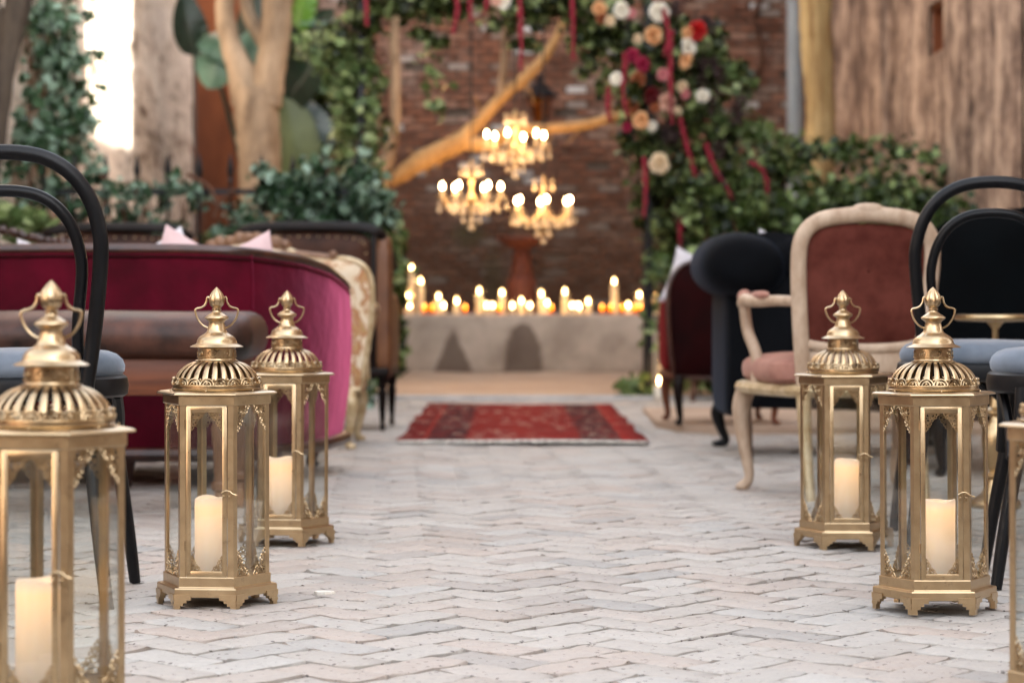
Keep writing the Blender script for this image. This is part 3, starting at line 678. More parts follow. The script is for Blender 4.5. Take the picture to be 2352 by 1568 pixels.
mb = MB(); limb(mb, [(0, 0, -.03), P(1884, 380, 17.6) - o3, P(1884, 250, 17.6) - o3, P(1876, 120, 17.6) - o3, P(1872, 0, 17.6) - o3, P(1866, -250, 17.6) - o3, P(1860, -500, 17.5) - o3], [.15, .115, .112, .12, .13, .11, .06], 14, .08)
ob('trunk', mb, 'bark_pale', t3)
cs = [Vector((random.gauss(-.2, .5), random.gauss(0, .6), random.gauss(5.0, .4))) for _ in range(1500)]
ob('crown', leaf_mesh('crown', cs, .11, 7), 'hedge', t3)
t4 = thing('ochre_tree', 'slender tree with a long ochre branch lit by the chandeliers', 'tree', (P(880, 0, 17.3).x, 17.3, 0)); o4 = Vector(t4.location)
def Q(u, v, D=17.3): return P(u, v, D) - o4
mb = MB(); limb(mb, [(0, 0, -.03), Q(872, 600), Q(868, 420), Q(888, 370), Q(906, 290), Q(908, 180), Q(906, 80), Q(915, -100), Q(925, -300)], [.09, .08, .08, .06, .045, .04, .04, .035, .02], 10); ob('trunk', mb, 'bark_tan', t4)
mb = MB(); limb(mb, [Q(868, 425), Q(915, 405), Q(960, 375), Q(1020, 345), Q(1075, 318)], [.055, .06, .075, .078, .07], 12); ob('limb', mb, 'bark_gold', t4)
mb = MB(); limb(mb, [Q(1050, 330), Q(1100, 280), Q(1155, 222), Q(1200, 185), Q(1250, 132), Q(1290, 60), Q(1330, -80)], [.06, .05, .045, .045, .04, .03, .015], 10); ob('limb', mb, 'bark_gold', t4)
mb = MB(); limb(mb, [Q(1060, 326), Q(1110, 330), Q(1180, 302), Q(1260, 296), Q(1340, 288), Q(1420, 268), Q(1500, 262)], [.06, .06, .05, .042, .04, .035, .03], 10); ob('limb', mb, 'bark_gold', t4)
mb = MB(); limb(mb, [Q(1150, 225), Q(1156, 170), Q(1160, 100), Q(1158, 20), Q(1150, -80)], [.04, .035, .03, .03, .02], 8); ob('limb', mb, 'bark_tan', t4)
for k in range(16):
    a = random.choice(((960, 375), (1020, 345), (1100, 280), (1155, 222), (1200, 185), (1260, 296), (1340, 288), (1400, 272))); b0 = Q(*a)
    e_ = b0 + Vector((random.uniform(-.15, .15), random.uniform(-.1, .1), random.choice((-1, 1)) * random.uniform(.05, .2)))
    ob('twig', MB().tube(smooth_path([b0, b0.lerp(e_, .5) + Vector((.02, 0, .01)), e_], 4), [.008, .003], 5), 'bark_gold', t4)
vn = thing('wall_vine', 'bare brown vine snaking up the brick wall on the right', 'vine', (P(1700, 0, 21.9).x, 21.9, 0)); ov = Vector(vn.location)
mb = MB(); limb(mb, [(-.1, 0, 0), P(1640, 420, 21.9) - ov, P(1670, 290, 21.9) - ov, P(1720, 205, 21.9) - ov, P(1750, 130, 21.9) - ov, P(1738, 70, 21.9) - ov, P(1732, 30, 21.9) - ov, P(1770, -30, 21.9) - ov], [.03, .028, .028, .028, .03, .03, .03, .02], 7); ob('stem', mb, 'vine', vn)
dp = thing('drainpipe', 'weathered grey blue drainpipe on the back wall by the pale tree', 'drainpipe', (P(1826, 0, 20.9).x, 20.9, 0))
ob('pipe', MB().tube([(0, 0, 0), (0, 0, 2.2), (0, 0, 6)], .075, 12), 'pipe', dp)
for z in (1.9, 3.4): ob('bracket', MB().lathe([(.084, 0), (.088, .01), (.088, .05), (.084, .06)], (0, 0, z), 16), 'pipe', dp)

# broad-leaved plant
bp_ = thing('broad_leaved_plant', 'big leaved tropical plant with drooping paddle leaves behind the forked tree', 'plant', (-1.85, 18.2, 0)); ob_ = Vector(bp_.location)
def big_leaf(base, tip, width, mat, bend=.1, face=(0, -1, .2), name='leaf'):
    a, b = Vector(base), Vector(tip); t = (b - a); L = t.length; t.normalize(); nrm = Vector(face); nrm = (nrm - t * nrm.dot(t)).normalized(); sd_ = t.cross(nrm)
    mb = MB(); pts = []; fs = []; n, m = 14, 8
    for i in range(n + 1):
        s = i / n; wd = width / 2 * (math.sin(PI * min(1, s ** .75 + .001)) ** .6) * (1 - .1 * s)
        for j in range(m + 1):
            q = -1 + 2 * j / m; p = a + t * (L * s) + sd_ * (wd * q) + nrm * (bend * math.sin(PI * s) - .25 * wd * abs(q) + .012 * math.sin(s * 40) * abs(q)); pts.append(p)
    for i in range(n):
        for j in range(m): k = i * (m + 1) + j; fs.append((k, k + 1, k + m + 2, k + m + 1))
    mb.add(pts, fs)
    mb.tube([a - t * .02, a.lerp(b, .5) + nrm * bend, b], [.012, .004], 5)
    ob(name, mb, mat, bp_)
def B(u, v, D=18.2): return P(u, v, D) - ob_
big_leaf(B(650, 225), B(712, 470), .42, 'big_leaf_olive', .06)
big_leaf(B(520, 110, 17.7), B(478, 205, 17.6), .40, 'big_leaf', .06, (0, -1, .6))
big_leaf(B(470, 80, 17.8), B(560, 160, 17.6), .34, 'big_leaf', .1, (0, -.8, .8))
big_leaf(B(600, 60, 18), B(575, 215, 17.8), .36, 'big_leaf', .06, (0, -1, .6))
big_leaf(B(640, 260, 18.3), B(800, 60, 18.1), .34, 'big_leaf_dark', .1, (.2, -1, .5))
big_leaf(B(650, 150, 18.4), B(770, 20, 18.1), .30, 'big_leaf_dark', .08, (0, -1, .4))
big_leaf(B(590, 200, 18.4), B(590, -60, 18.4), .36, 'big_leaf_dark', .08, (0, -1, .1))
big_leaf(B(690, 70, 18.1), B(715, -60, 18.1), .20, 'big_leaf_lime', .03, (0, -1, .5))
big_leaf(B(690, 55, 18.0), B(775, 62, 17.8), .10, 'big_leaf', .03, (0, -.5, 1))
big_leaf(B(650, 230, 18.6), B(780, 330, 18.5), .3, 'big_leaf_dark', .05, (0, -1, .4))
big_leaf(B(450, 130, 18.6), B(420, -20, 18.6), .3, 'big_leaf_dark', .05, (0, -1, .4))
st = MB()
for a in ((650, 225), (520, 110), (470, 80), (640, 260), (590, 200), (690, 70)): st.tube(smooth_path([(random.uniform(-.06, .06), 0, 0), (B(*a) * .5) + Vector((0, .1, .25)), B(*a)], 5), [.035, .012], 7)
ob('stem', st, 'big_leaf_dark', bp_)
# dark undergrowth behind
ug = thing('undergrowth', 'dark leafy undergrowth filling the bed behind the fence and arch', 'undergrowth', (-1.4, 19, 0)); og = Vector(ug.location)
cs = [p - og for p in blobs([(a_, b_, c_, d_, int(e_ * .6)) for a_, b_, c_, d_, e_ in [(720, 200, 60, 60, 300), (780, 120, 60, 60, 300), (760, 300, 60, 80, 350), (830, 250, 40, 80, 200), (850, 350, 40, 50, 160), (640, 460, 90, 50, 350), (740, 60, 60, 40, 160), (800, 400, 60, 60, 250)]], 19.3, .3)]
cs += [Vector((random.uniform(-1.2, .5), random.gauss(0, .3), random.uniform(0, 1.2))) for _ in range(2600)]
ob('foliage', leaf_mesh('foliage', cs, .11, 8), 'hedge', ug)
ob('stem', MB().tube([(0, 0, 0), (0, 0, 1.5)], [.03, .01], 6), 'vine', ug)
ob('stem', MB().tube([(.3, 0, 0), (.2, 0, 1.6)], [.03, .01], 6), 'vine', ug)
ug2 = thing('undergrowth', 'dark shrubbery in the bed right of the arch below the vine', 'undergrowth', (1.5, 17, 0)); og2 = Vector(ug2.location)
cs = [p - og2 for p in blobs([(1640, 470, 90, 70, 500), (1560, 520, 60, 80, 400), (1720, 430, 80, 70, 450), (1650, 380, 60, 50, 250), (1760, 380, 60, 50, 250)], 16.8, .3)]
cs += [Vector((random.uniform(-.35, 1.0), random.gauss(0, .3), random.uniform(0, 1.25))) for _ in range(2600)]
ob('foliage', leaf_mesh('foliage', cs, .08, 9), 'hedge', ug2)
ob('stem', MB().tube([(0, 0, 0), (0, 0, 1.3)], [.03, .01], 6), 'vine', ug2)
# ------------------------------------------------------------------ flower arch
AX, AY = -.03, 14.95
arch = thing('flower_arch', 'tall iron wedding arch dressed with ivy, roses and hanging amaranth', 'arch', (AX, AY, 0)); oa = Vector(arch.location)
def A(u, v, D=14.85): return P(u, v, D) - oa
for x in (-.955, .925):
    for dy in (-.1, .22):
        ob('post', MB().box((x, dy, 1.5), (.045, .045, 3.0), .004), 'iron', arch)
    for z in (.5, 1.3, 2.1, 2.8): ob('rung', MB().box((x, .06, z), (.018, .275, .018)), 'iron', arch)
for dy in (-.1, .22): ob('beam', MB().box((-.015, dy, 3.02), (1.93, .045, .045), .004), 'iron', arch)
bl = [(800, 50, 60, 70, 330), (760, 130, 50, 45, 200), (850, 150, 50, 80, 300), (790, 230, 45, 70, 230), (845, 300, 45, 70, 240), (820, 400, 50, 60, 240), (870, 470, 35, 60, 200), (700, 110, 35, 30, 90),
      (930, 15, 90, 40, 420), (1040, 15, 80, 42, 400), (1000, 80, 50, 22, 120), (1150, 10, 80, 38, 400), (1260, 15, 80, 50, 420), (1350, 40, 60, 60, 360), (1250, 100, 60, 18, 70), (1350, 130, 30, 40, 80),
      (1430, 80, 60, 90, 420), (1470, 200, 50, 80, 330), (1560, 100, 85, 90, 620), (1600, 220, 60, 70, 380), (1560, 320, 60, 70, 380), (1480, 330, 40, 60, 160), (1500, 430, 35, 70, 260), (1580, 440, 60, 70, 320), (1530, 560, 35, 60, 200), (1650, 320, 50, 60, 240), (1660, 120, 40, 60, 170)]
ob('foliage', leaf_mesh('foliage', [p - oa for p in blobs([(u, v, ru, rv, n * ((.30 if v > 90 else .7) if u < 900 else .9)) for u, v, ru, rv, n in bl], 14.9, .17, 1.0)], .07, 20, shape=1.1), 'arch_leaf', arch)
lp = []
for pth, n in ((((700, 100), (760, 170), (790, 200)), 40), (((800, 100), (795, 250), (805, 400)), 110), (((850, 150), (842, 300), (860, 430)), 90), (((880, 470), (895, 540), (900, 600), (892, 640)), 50), (((990, 100), (1000, 190), (1008, 260)), 26),
               (((1640, 130), (1680, 180), (1715, 215)), 60), (((1600, 230), (1650, 280), (1660, 330)), 50), (((1700, 280), (1760, 310), (1800, 330)), 50), (((1490, 560), (1492, 700), (1488, 800)), 22), (((1480, 900), (1460, 890), (1440, 905)), 60), (((1510, 590), (1520, 620), (1530, 640)), 40), (((842, 880), (850, 910), (862, 925)), 30)):
    lp += strand_leaves([A(u, v) for u, v in pth], int(n * (2.4 if pth[0][0] < 900 else 1.6)), .042)
ob('ivy_strand', leaf_mesh('ivy_strand', lp, .065, 21, shape=1.5), 'light_leaf', arch, kind='stuff', label='paler trailing ivy leaves on the arch')
ob('foliage', leaf_mesh('foliage', [p - oa for p in blobs([(1640, 170, 22, 45, 160), (1530, 310, 22, 50, 160), (1690, 270, 25, 50, 110), (1560, 20, 30, 30, 90), (1600, 60, 30, 30, 90), (1640, 400, 25, 50, 110), (1700, 500, 30, 40, 90)], 14.7, .08)], .05, 22, shape=.4), 'plume', arch, label='smoky purple brown plumes')
# twigs inside
st = MB()
for k in range(36):
    s_ = random.choice((-1, 1)); x = s_ * .94 + random.gauss(0, .1); z = random.uniform(.2, 2.6)
    st.tube(smooth_path([(x, 0, z), (x + random.gauss(0, .12), random.gauss(0, .1), z + .3), (x + random.gauss(0, .15), random.gauss(0, .1), z + .55)], 4), [.007, .003], 5)
for k in range(22):
    x = random.uniform(-.9, .9); st.tube(smooth_path([(x, 0, 3.0), (x + random.gauss(0, .1), -.1, 2.8), (x + random.gauss(0, .12), -.05, 2.55)], 4), [.006, .003], 5)
ob('twigs', st, 'vine', arch, kind='stuff')
def rose_mesh(seed, k):
    rnd = random.Random(seed); mb = MB()
    for ring, (cnt, rad, tilt, sz) in enumerate(((3, .10, 80, .42), (5, .28, 62, .55), (6, .5, 42, .68), (7, .72, 20, .72))):
        for i in range(cnt):
            a = 2 * PI * i / cnt + ring * .7 + rnd.uniform(-.15, .15); el = R(tilt + rnd.uniform(-8, 8))
            out = Vector((math.cos(a), 0, math.sin(a))); fw = Vector((0, -1, 0)); up_ = (fw * math.sin(el) + out * math.cos(el)).normalized(); sd_ = out.cross(fw); nn = up_.cross(sd_)
            base = out * rad * .35 - fw * .1; pts = []; n, m = 5, 5
            for p in range(n + 1):
                s = p / n
                for q in range(m + 1):
                    t = -1 + 2 * q / m; ww = sz * .62 * math.sqrt(max(.02, math.sin(PI * (.12 + .80 * s))))
                    pts.append(base + up_ * (sz * s) + sd_ * (ww * t) + nn * (-.22 * sz * (1 - t * t) + .10 * sz * s * s * (1 if ring > 1 else 0)))
            mb.add(pts, [(p * (m + 1) + q, p * (m + 1) + q + 1, (p + 1) * (m + 1) + q + 1, (p + 1) * (m + 1) + q) for p in range(n) for q in range(m)])
    me = mb.mesh('rose', True, 70); me.materials.append(MAT['pet_' + k]); return me
roses = [(1560, 50, 'peach', 42), (1575, 108, 'rust', 36), (1690, 60, 'white', 50), (1905, 70, 'white', 60), (1870, 205, 'peach', 56), (2125, 178, 'red', 60), (2068, 190, 'peach', 36), (2068, 270, 'white', 54), (2060, 350, 'peach', 52),
         (1660, 455, 'white', 42), (1780, 458, 'rust', 46), (1925, 430, 'pink', 38), (1858, 550, 'wine', 52), (1945, 590, 'blush', 58), (2155, 550, 'white', 40), (2035, 500, 'cream', 36), (1800, 692, 'peach', 52), (1862, 725, 'white', 32), (1905, 940, 'cream', 62),
         (1752, 320, 'magenta', 42), (1808, 372, 'magenta', 48), (1740, 80, 'pink', 32), (1745, 612, 'rust', 42), (1012, 12, 'white', 50), (972, 8, 'blush', 36), (2055, 540, 'pink', 34), (1720, 730, 'magenta', 32), (1620, 120, 'cream', 34), (1780, 225, 'cream', 30), (1880, 620, 'rust', 32), (2010, 640, 'cream', 28)]
rm = {k: [rose_mesh(hash(k) % 97 * 0 + i + len(k) * 7, k) for i in range(2)] for k in PET}
for i, (x, y, k, sz) in enumerate(roses):
    p = A((800 + x / 2.352) / 1.063, y / 2.5, 14.62); o = ob('rose', rm[k][i % 2], None, arch, p, (random.uniform(-.5, .3), random.uniform(0, 6), random.uniform(-.6, .6)), label=k + ' coloured rose' if k not in ('cream', 'peach', 'blush') else k + ' rose')
    s = sz / 2.5 / F * 14.62 * 1.08; o.scale = (s, s, s)
am = [((846, -60), (847, 0), (847, 60)), ((1044, -60), (1046, 20), (1044, 80)), ((1080, -50), (1082, 20), (1082, 50)), ((1195, -60), (1199, 60), (1197, 165)), ((1317, -60), (1322, 60), (1318, 140)), ((1547, 70), (1546, 180), (1548, 285)), ((1438, 120), (1436, 210), (1437, 270)),
      ((1565, 270), (1580, 320), (1602, 420), (1606, 505)), ((1625, 330), (1650, 395), (1672, 450), (1684, 512)), ((1715, 372), (1752, 388), (1761, 432), (1754, 535)), ((1480, 360), (1483, 430), (1478, 500)), ((1560, 500), (1562, 560), (1560, 610)), ((1398, 200), (1402, 260), (1400, 280)), ((1110, -60), (1111, 5), (1112, 30)), ((1530, 20), (1534, 80), (1528, 130))]
for pth in am:
    mb = MB(); q = smooth_path([A(u + random.uniform(-7, 7), v, 14.6) for u, v in pth], 9); mb.tube(q, [.011 + .005 * math.sin(i * 2.1) * random.random() + .006 * (1 - i / len(q)) for i in range(len(q))], 7, wob=.3)
    ob('amaranth_strand', mb, 'amaranth', arch)

# ------------------------------------------------------------------ chandeliers
def chandelier(label, u, vb, D, rad, ang0, top_v, wire_v):
    t = thing('chandelier', label, 'chandelier', P(u, vb + 18, D), ang0, 'crystal chandeliers in front of the brick wall')
    prof = [(.004, .27), (.010, .26), (.014, .25), (.006, .22), (.010, .17), (.018, .12), (.007, .08), (.010, .03), (.028, .0), (.018, -.04), (.007, -.07), (.016, -.10), (.007, -.14), (.002, -.17)][::-1]
    ob('stem', MB().lathe(prof, n=14), 'brass', t)
    arm = MB(); arm.tube(smooth_path([(.02, 0, .0), (.09, 0, -.06), (rad * .75, 0, -.055), (rad, 0, .0)], 6), .0055, 6); armm = arm.mesh('arm')
    cup = MB(); cup.lathe([(.004, -.004), (.042, .004), (.044, .008), (.006, .010), (.011, .012), (.011, .06), (.004, .062)], n=12); cupm = cup.mesh('cup')
    bulb = MB(); bulb.lathe([(.005, .0), (.011, .010), (.0125, .020), (.009, .034), (.002, .048)], n=12); bulbm = bulb.mesh('bulb')
    dr = MB()
    for zz, sz in ((-.022, .008), (-.072, .0165)):
        dr.lathe([(.001, zz - sz * 1.4), (sz, zz), (.001, zz + sz)], n=6)
    dr.tube([(0, 0, -.012), (0, 0, -.07)], .0015, 4)
    dr = MB().lathe([(.0015, 0), (.002, -.010), (.008, -.022), (.002, -.034), (.0018, -.048), (.0165, -.072), (.001, -.094)][::-1], n=6)
    drm = dr.mesh('crystal_drop', False)
    for k in range(6):
        a = 2 * PI * k / 6
        ob('arm', armm, 'brass', t, (0, 0, 0), (0, 0, a)); x, y = rad * math.cos(a), rad * math.sin(a)
        ob('candle_cup', cupm, 'crystal', t, (x, y, 0)); ob('bulb', bulbm, 'bulb', t, (x, y, .062))
        for q in range(3):
            b = 2 * PI * q / 3 + a + k; ob('crystal_drop', drm, 'crystal', t, (x + .043 * math.cos(b), y + .043 * math.sin(b), -.012 * ((q + k) % 3)))
    sw = MB()
    for k in range(6):        # bead swags
        a0, a1 = 2 * PI * k / 6, 2 * PI * (k + 1) / 6
        for i in range(11):
            s = i / 10; a = a0 + (a1 - a0) * s; r_ = rad * (1 - .12 * math.sin(PI * s)); z = -.01 - .07 * math.sin(PI * s); sw.lathe([(.001, -.006), (.006, 0), (.001, .006)], (r_ * math.cos(a), r_ * math.sin(a), z), 5)
    ob('bead_swags', sw, 'crystal', t, kind='stuff')
    for r_, z, c in ((.075, .235, 6), (.125, -.045, 9), (.06, -.11, 4), (.01, -.16, 2)):
        for q in range(c): b = 2 * PI * q / c; ob('crystal_drop', drm, 'crystal', t, (r_ * math.cos(b), r_ * math.sin(b), z + .01))
    top = (HOR - wire_v) / F * D + CAMZ - t.location.z
    ob('suspension_wire', MB().tube([(0, 0, .29), (0, 0, top)], .007, 6), 'iron', t)
    for k in range(3): point('chandelier_light', (rad * .7 * math.cos(2.1 * k + .4), rad * .7 * math.sin(2.1 * k + .4), .10), .6, t, r=.03)
    return t
chandelier('topmost of the three lit crystal chandeliers, hung just below the ochre branch', 1184, 318, 16.6, .215, .25, 240, -350)
chandelier('lower left lit crystal chandelier, the one hung furthest left', 1083, 436, 16.7, .215, .1, 340, -350)
chandelier('lowest lit crystal chandelier, hung above the terracotta pedestal', 1248, 468, 16.9, .215, .62, 400, -350)

# wall lamp and pedestal
wl = thing('wall_lantern', 'unlit dark iron lantern fixed high on the brick wall', 'lantern', P(1240, 285, 21.75))
fr = MB()
for i in range(4):
    a = PI / 4 + i * PI / 2; fr.tube([(.075 * math.cos(a), .075 * math.sin(a), 0), (.125 * math.cos(a), .125 * math.sin(a), .26)], .009, 5)
fr.box((0, 0, 0), (.13, .13, .02)); fr.lathe([(.19, .26), (.17, .28), (.07, .36), (.06, .38), (.03, .40), (.035, .43), (.008, .48)], n=4)
ob('frame', fr, 'iron', wl); ob('pane', MB().lathe([(.07, .012), (.116, .255)], n=4), 'amber', wl); ob('bracket', MB().tube([(0, .0, .02), (0, .1, -.06), (0, .27, .1)], .012, 6), 'iron', wl)
pd = thing('pedestal', 'rust red terracotta pedestal with a shallow bowl standing on the ledge', 'pedestal', P(1198, 0, 21.2) * 1); pd.location.z = .52
ob('column', MB().lathe([(.16, 0), (.16, .05), (.13, .08), (.135, .30), (.12, .34), (.10, .36), (.105, .42), (.085, .46), (.09, .54), (.07, .60)], n=20), 'terracotta', pd)
ob('bowl', MB().lathe([(.07, .60), (.12, .62), (.21, .67), (.245, .70), (.24, .715), (.2, .69), (.02, .66)], n=24), 'terracotta', pd)

# ------------------------------------------------------------------ candles on the ledge
ORD = 'first second third fourth fifth sixth seventh eighth ninth tenth eleventh twelfth thirteenth fourteenth fifteenth sixteenth seventeenth eighteenth nineteenth twentieth twenty-first twenty-second'.split()
fl = MB(); fl.lathe([(.001, -.012), (.007, -.006), (.0105, .006), (.008, .02), (.003, .034), (.0005, .042)], n=10); flm = fl.mesh('flame')
wk = MB(); wk.tube([(0, 0, -.004), (.001, 0, .010)], .0012, 5); wkm = wk.mesh('wick')
def candle(name, label, loc, h, r, group, lit=True, warm=False, power=0, dim=False):
    t = thing(name, label, 'candle', loc, random.uniform(0, 6), group)
    ob('wax', MB().lathe([(r * .96, 0), (r, .004), (r, h - .004), (r * .92, h), (r * .7, h - .004), (r * .1, h - .007)], n=18), 'warm_wax' if warm else 'wax', t)
    ob('wick', wkm, 'iron', t, (0, 0, h + .002))
    if lit:
        o = ob('flame', flm, None, t, (0, 0, h + .022)); 
        if not flm.materials: flm.materials.append(MAT['flame'])
        o.material_slots[0].link = 'OBJECT'; o.material_slots[0].material = MAT['flame_dim' if dim else 'flame']
    if power: point('candle_light', (0, 0, h + .03), power, t, r=.012)
    return t
def gcyl(name, label, loc, r, h, group, mat='glass', cat='glass'):
    mb = MB(); mb.lathe([(r * .96, 0), (r, .003), (r, h), (r - .003, h), (r - .003, .008), (.002, .006)], n=20)
    return tag(ob(name, mb, mat, None, loc), label, cat, group)
LT = .52
tall = [(195, 350, 0), (303, 390, 1), (330, 175, 1), (400, 275, 1), (535, 393, 1), (675, 427, 1), (847, 350, 1), (1022, 365, 1), (1170, 427, 1), (1322, 372, 1), (1367, 442, 0), (1503, 355, 1), (1614, 470, 0), (1682, 430, 1), (1880, 277, 1), (1988, 460, 0), (2073, 380, 1), (2163, 365, 0), (2203, 395, 1)]
tall.sort()
for i, (x, y, gl) in enumerate(tall):
    D = 20.62 + (.18 if i % 2 else 0) + (.22 if y < 300 else 0); u = (900 + x / 3.136) / 1.063; v = (600 + y / 3.136) / 1.063
    p = P(u, v, D); h = p.z - LT - .026; size = 'tall' if h > .25 else ('middling' if h > .13 else 'short')
    lab = '%s lit candle, %s from left of the taller ones on the stone ledge' % (size, ORD[i])
    candle('pillar_candle', lab, (p.x, D, LT), h, .030 if h < .3 else .024, 'tall candles along the stone ledge', warm=True, power=.35)
    if gl: gcyl('glass_cylinder', 'clear glass cylinder round the %s tall candle from the left on the ledge' % ORD[i], (p.x, D, LT + .001), .046, h + .065, 'glass cylinders along the ledge')
vot = [(245, 515, 1), (313, 497, 0), (428, 497, 1), (487, 495, 1), (575, 500, 0), (740, 490, 1), (905, 495, 0), (950, 495, 0), (1000, 470, 1), (1100, 475, 0), (1235, 498, 0), (1400, 498, 1), (1560, 510, 0), (1600, 508, 0), (1788, 505, 1), (1855, 500, 1), (1945, 515, 1), (2035, 510, 1), (2085, 520, 1), (430, 372, 1), (1850, 372, 1)]
vot = sorted(vot[:19])
for i, (x, y, dim) in enumerate(vot):
    D = 20.50 + random.uniform(0, .05); u = (900 + x / 3.136) / 1.063; p = P(u, 0, D)
    candle('tea_light', 'small lit tea light in the front row on the ledge, %s from left' % ORD[i], (p.x, D, LT + .006), .022 if dim else .04, .019, 'tea lights along the ledge', warm=True, dim=bool(dim))
    gcyl('votive_glass', 'small %s votive glass, %s from left in the front row on the ledge' % ('amber' if dim else 'clear', ORD[i]), (p.x, D, LT + .001), .028, .07, 'votive glasses along the ledge', 'amber' if dim else 'glass')
# candles beside the arch foot
candle('pillar_candle', 'white pillar candle on the ground beside the right foot of the arch', P(1514, 916, 14.72) * 1, .085, .036, 'candles by the arch', power=.5)
p = P(1519, 0, 14.95); candle('pillar_candle', 'taller lit candle in glass behind the white pillar candle', (p.x, 14.95, .03), .19, .026, 'candles by the arch', warm=True, power=.5)
gcyl('glass_cylinder', 'clear glass cylinder on the ground by the right foot of the arch', (p.x, 14.95, .03), .04, .27, None)

# ------------------------------------------------------------------ rug
rug = thing('rug', 'worn red patterned runner rug with white fringe lying across the aisle', 'rug', (.045, 11.85, .008))
mb = MB(); nx, ny = 26, 60; top = []
def rz_(x, y): return .010 + .004 * math.sin(5 * x + 1) * math.sin(3.1 * y) + .0035 * math.sin(9 * y + 2 * x)
for j in range(ny + 1):
    for i in range(nx + 1):
        y = -1.85 + 3.7 * j / ny; x = (-.55 + 1.1 * i / nx) * (1 + .012 * math.sin(7 * y) + .01 * math.sin(3.1 * y + 1)); top.append((x, y + .012 * math.sin(9 * x), rz_(x, y)))
W1 = nx + 1; fs = [(j * W1 + i, j * W1 + i + 1, (j + 1) * W1 + i + 1, (j + 1) * W1 + i) for j in range(ny) for i in range(nx)]
rim = [i for i in range(nx)] + [nx + j * W1 for j in range(ny)] + [ny * W1 + nx - i for i in range(nx)] + [(ny - j) * W1 for j in range(ny)]
o_ = len(top); top += [(top[a][0], top[a][1], top[a][2] - .010) for a in rim]; m_ = len(rim)
fs += [(rim[(k + 1) % m_], rim[k], o_ + k, o_ + (k + 1) % m_) for k in range(m_)]
ob('pile', mb.add(top, fs), 'rug', rug)
for sgn in (-1, 1):
    fb = MB()
    for i in range(150):
        x = -.545 + 1.09 * i / 149; y0 = sgn * 1.85 + .012 * math.sin(9 * x); L = random.uniform(.035, .06); dx = random.gauss(0, .008)
        z0 = rz_(x, sgn * 1.85) - .004
        fb.tube([(x, y0 - sgn * .006, z0), (x + dx * .4, y0 + sgn * L * .5, max(z0 - .004, .004)), (x + dx, y0 + sgn * L, .001)], [.0042, .003, .002], 5)
    ob('fringe', fb, 'fringe', rug)

# ------------------------------------------------------------------ lanterns
def scroll(mb, cx, cz, r, a0, turns=1.25, t=.0015):
    n = 15; mb.tube([(cx + r * (1 - .62 * i / (n - 1)) * math.cos(a0 + 2 * PI * turns * i / (n - 1)), 0, cz + r * (1 - .62 * i / (n - 1)) * math.sin(a0 + 2 * PI * turns * i / (n - 1))) for i in range(n)], t, 5)
def ring(mb, cx, cz, r, t=.0014, n=10):
    mb.tube([(cx + r * math.cos(2 * PI * i / n), 0, cz + r * math.sin(2 * PI * i / n)) for i in range(n)], t, 4, closed=True)
def filigree(W, H):  # openwork corner bracket
    mb = MB(); kx, kz = W / .036, H / .05
    for x, z, r, a in ((.008, -.008, .0072, 0), (.021, -.0075, .0068, 2), (.0075, -.022, .0072, 4), (.0185, -.0205, .0055, 1), (.0065, -.0345, .0055, 3)): scroll(mb, x * kx, z * kz, r * min(kx, 1.0), a)
    for x, z, r in ((.0305, -.0045, .0042), (.0275, -.0125, .0036), (.0045, -.0445, .0036), (.0135, -.0305, .0036), (.0022, -.0505, .0022), (.0355, -.002, .002), (.0145, -.0145, .0028), (.024, -.0155, .0026), (.011, -.038, .0026)): ring(mb, x * kx, z * kz, r * min(kx, 1.0))
    mb.tube([(0, 0, -.0015), (W * .98, 0, -.0015)], .0012, 4); mb.tube([(.0012, 0, 0), (.0012, 0, -H)], .0012, 4)
    return mb
def hexpoly(r, rot=0): return [(r * math.cos(R(60 * k + rot)), r * math.sin(R(60 * k + rot))) for k in range(6)]
def hexring(mb, r0, z0, z1, r1=None, lip=0):
    mb.prism(hexpoly(r0), z0, z1); return mb
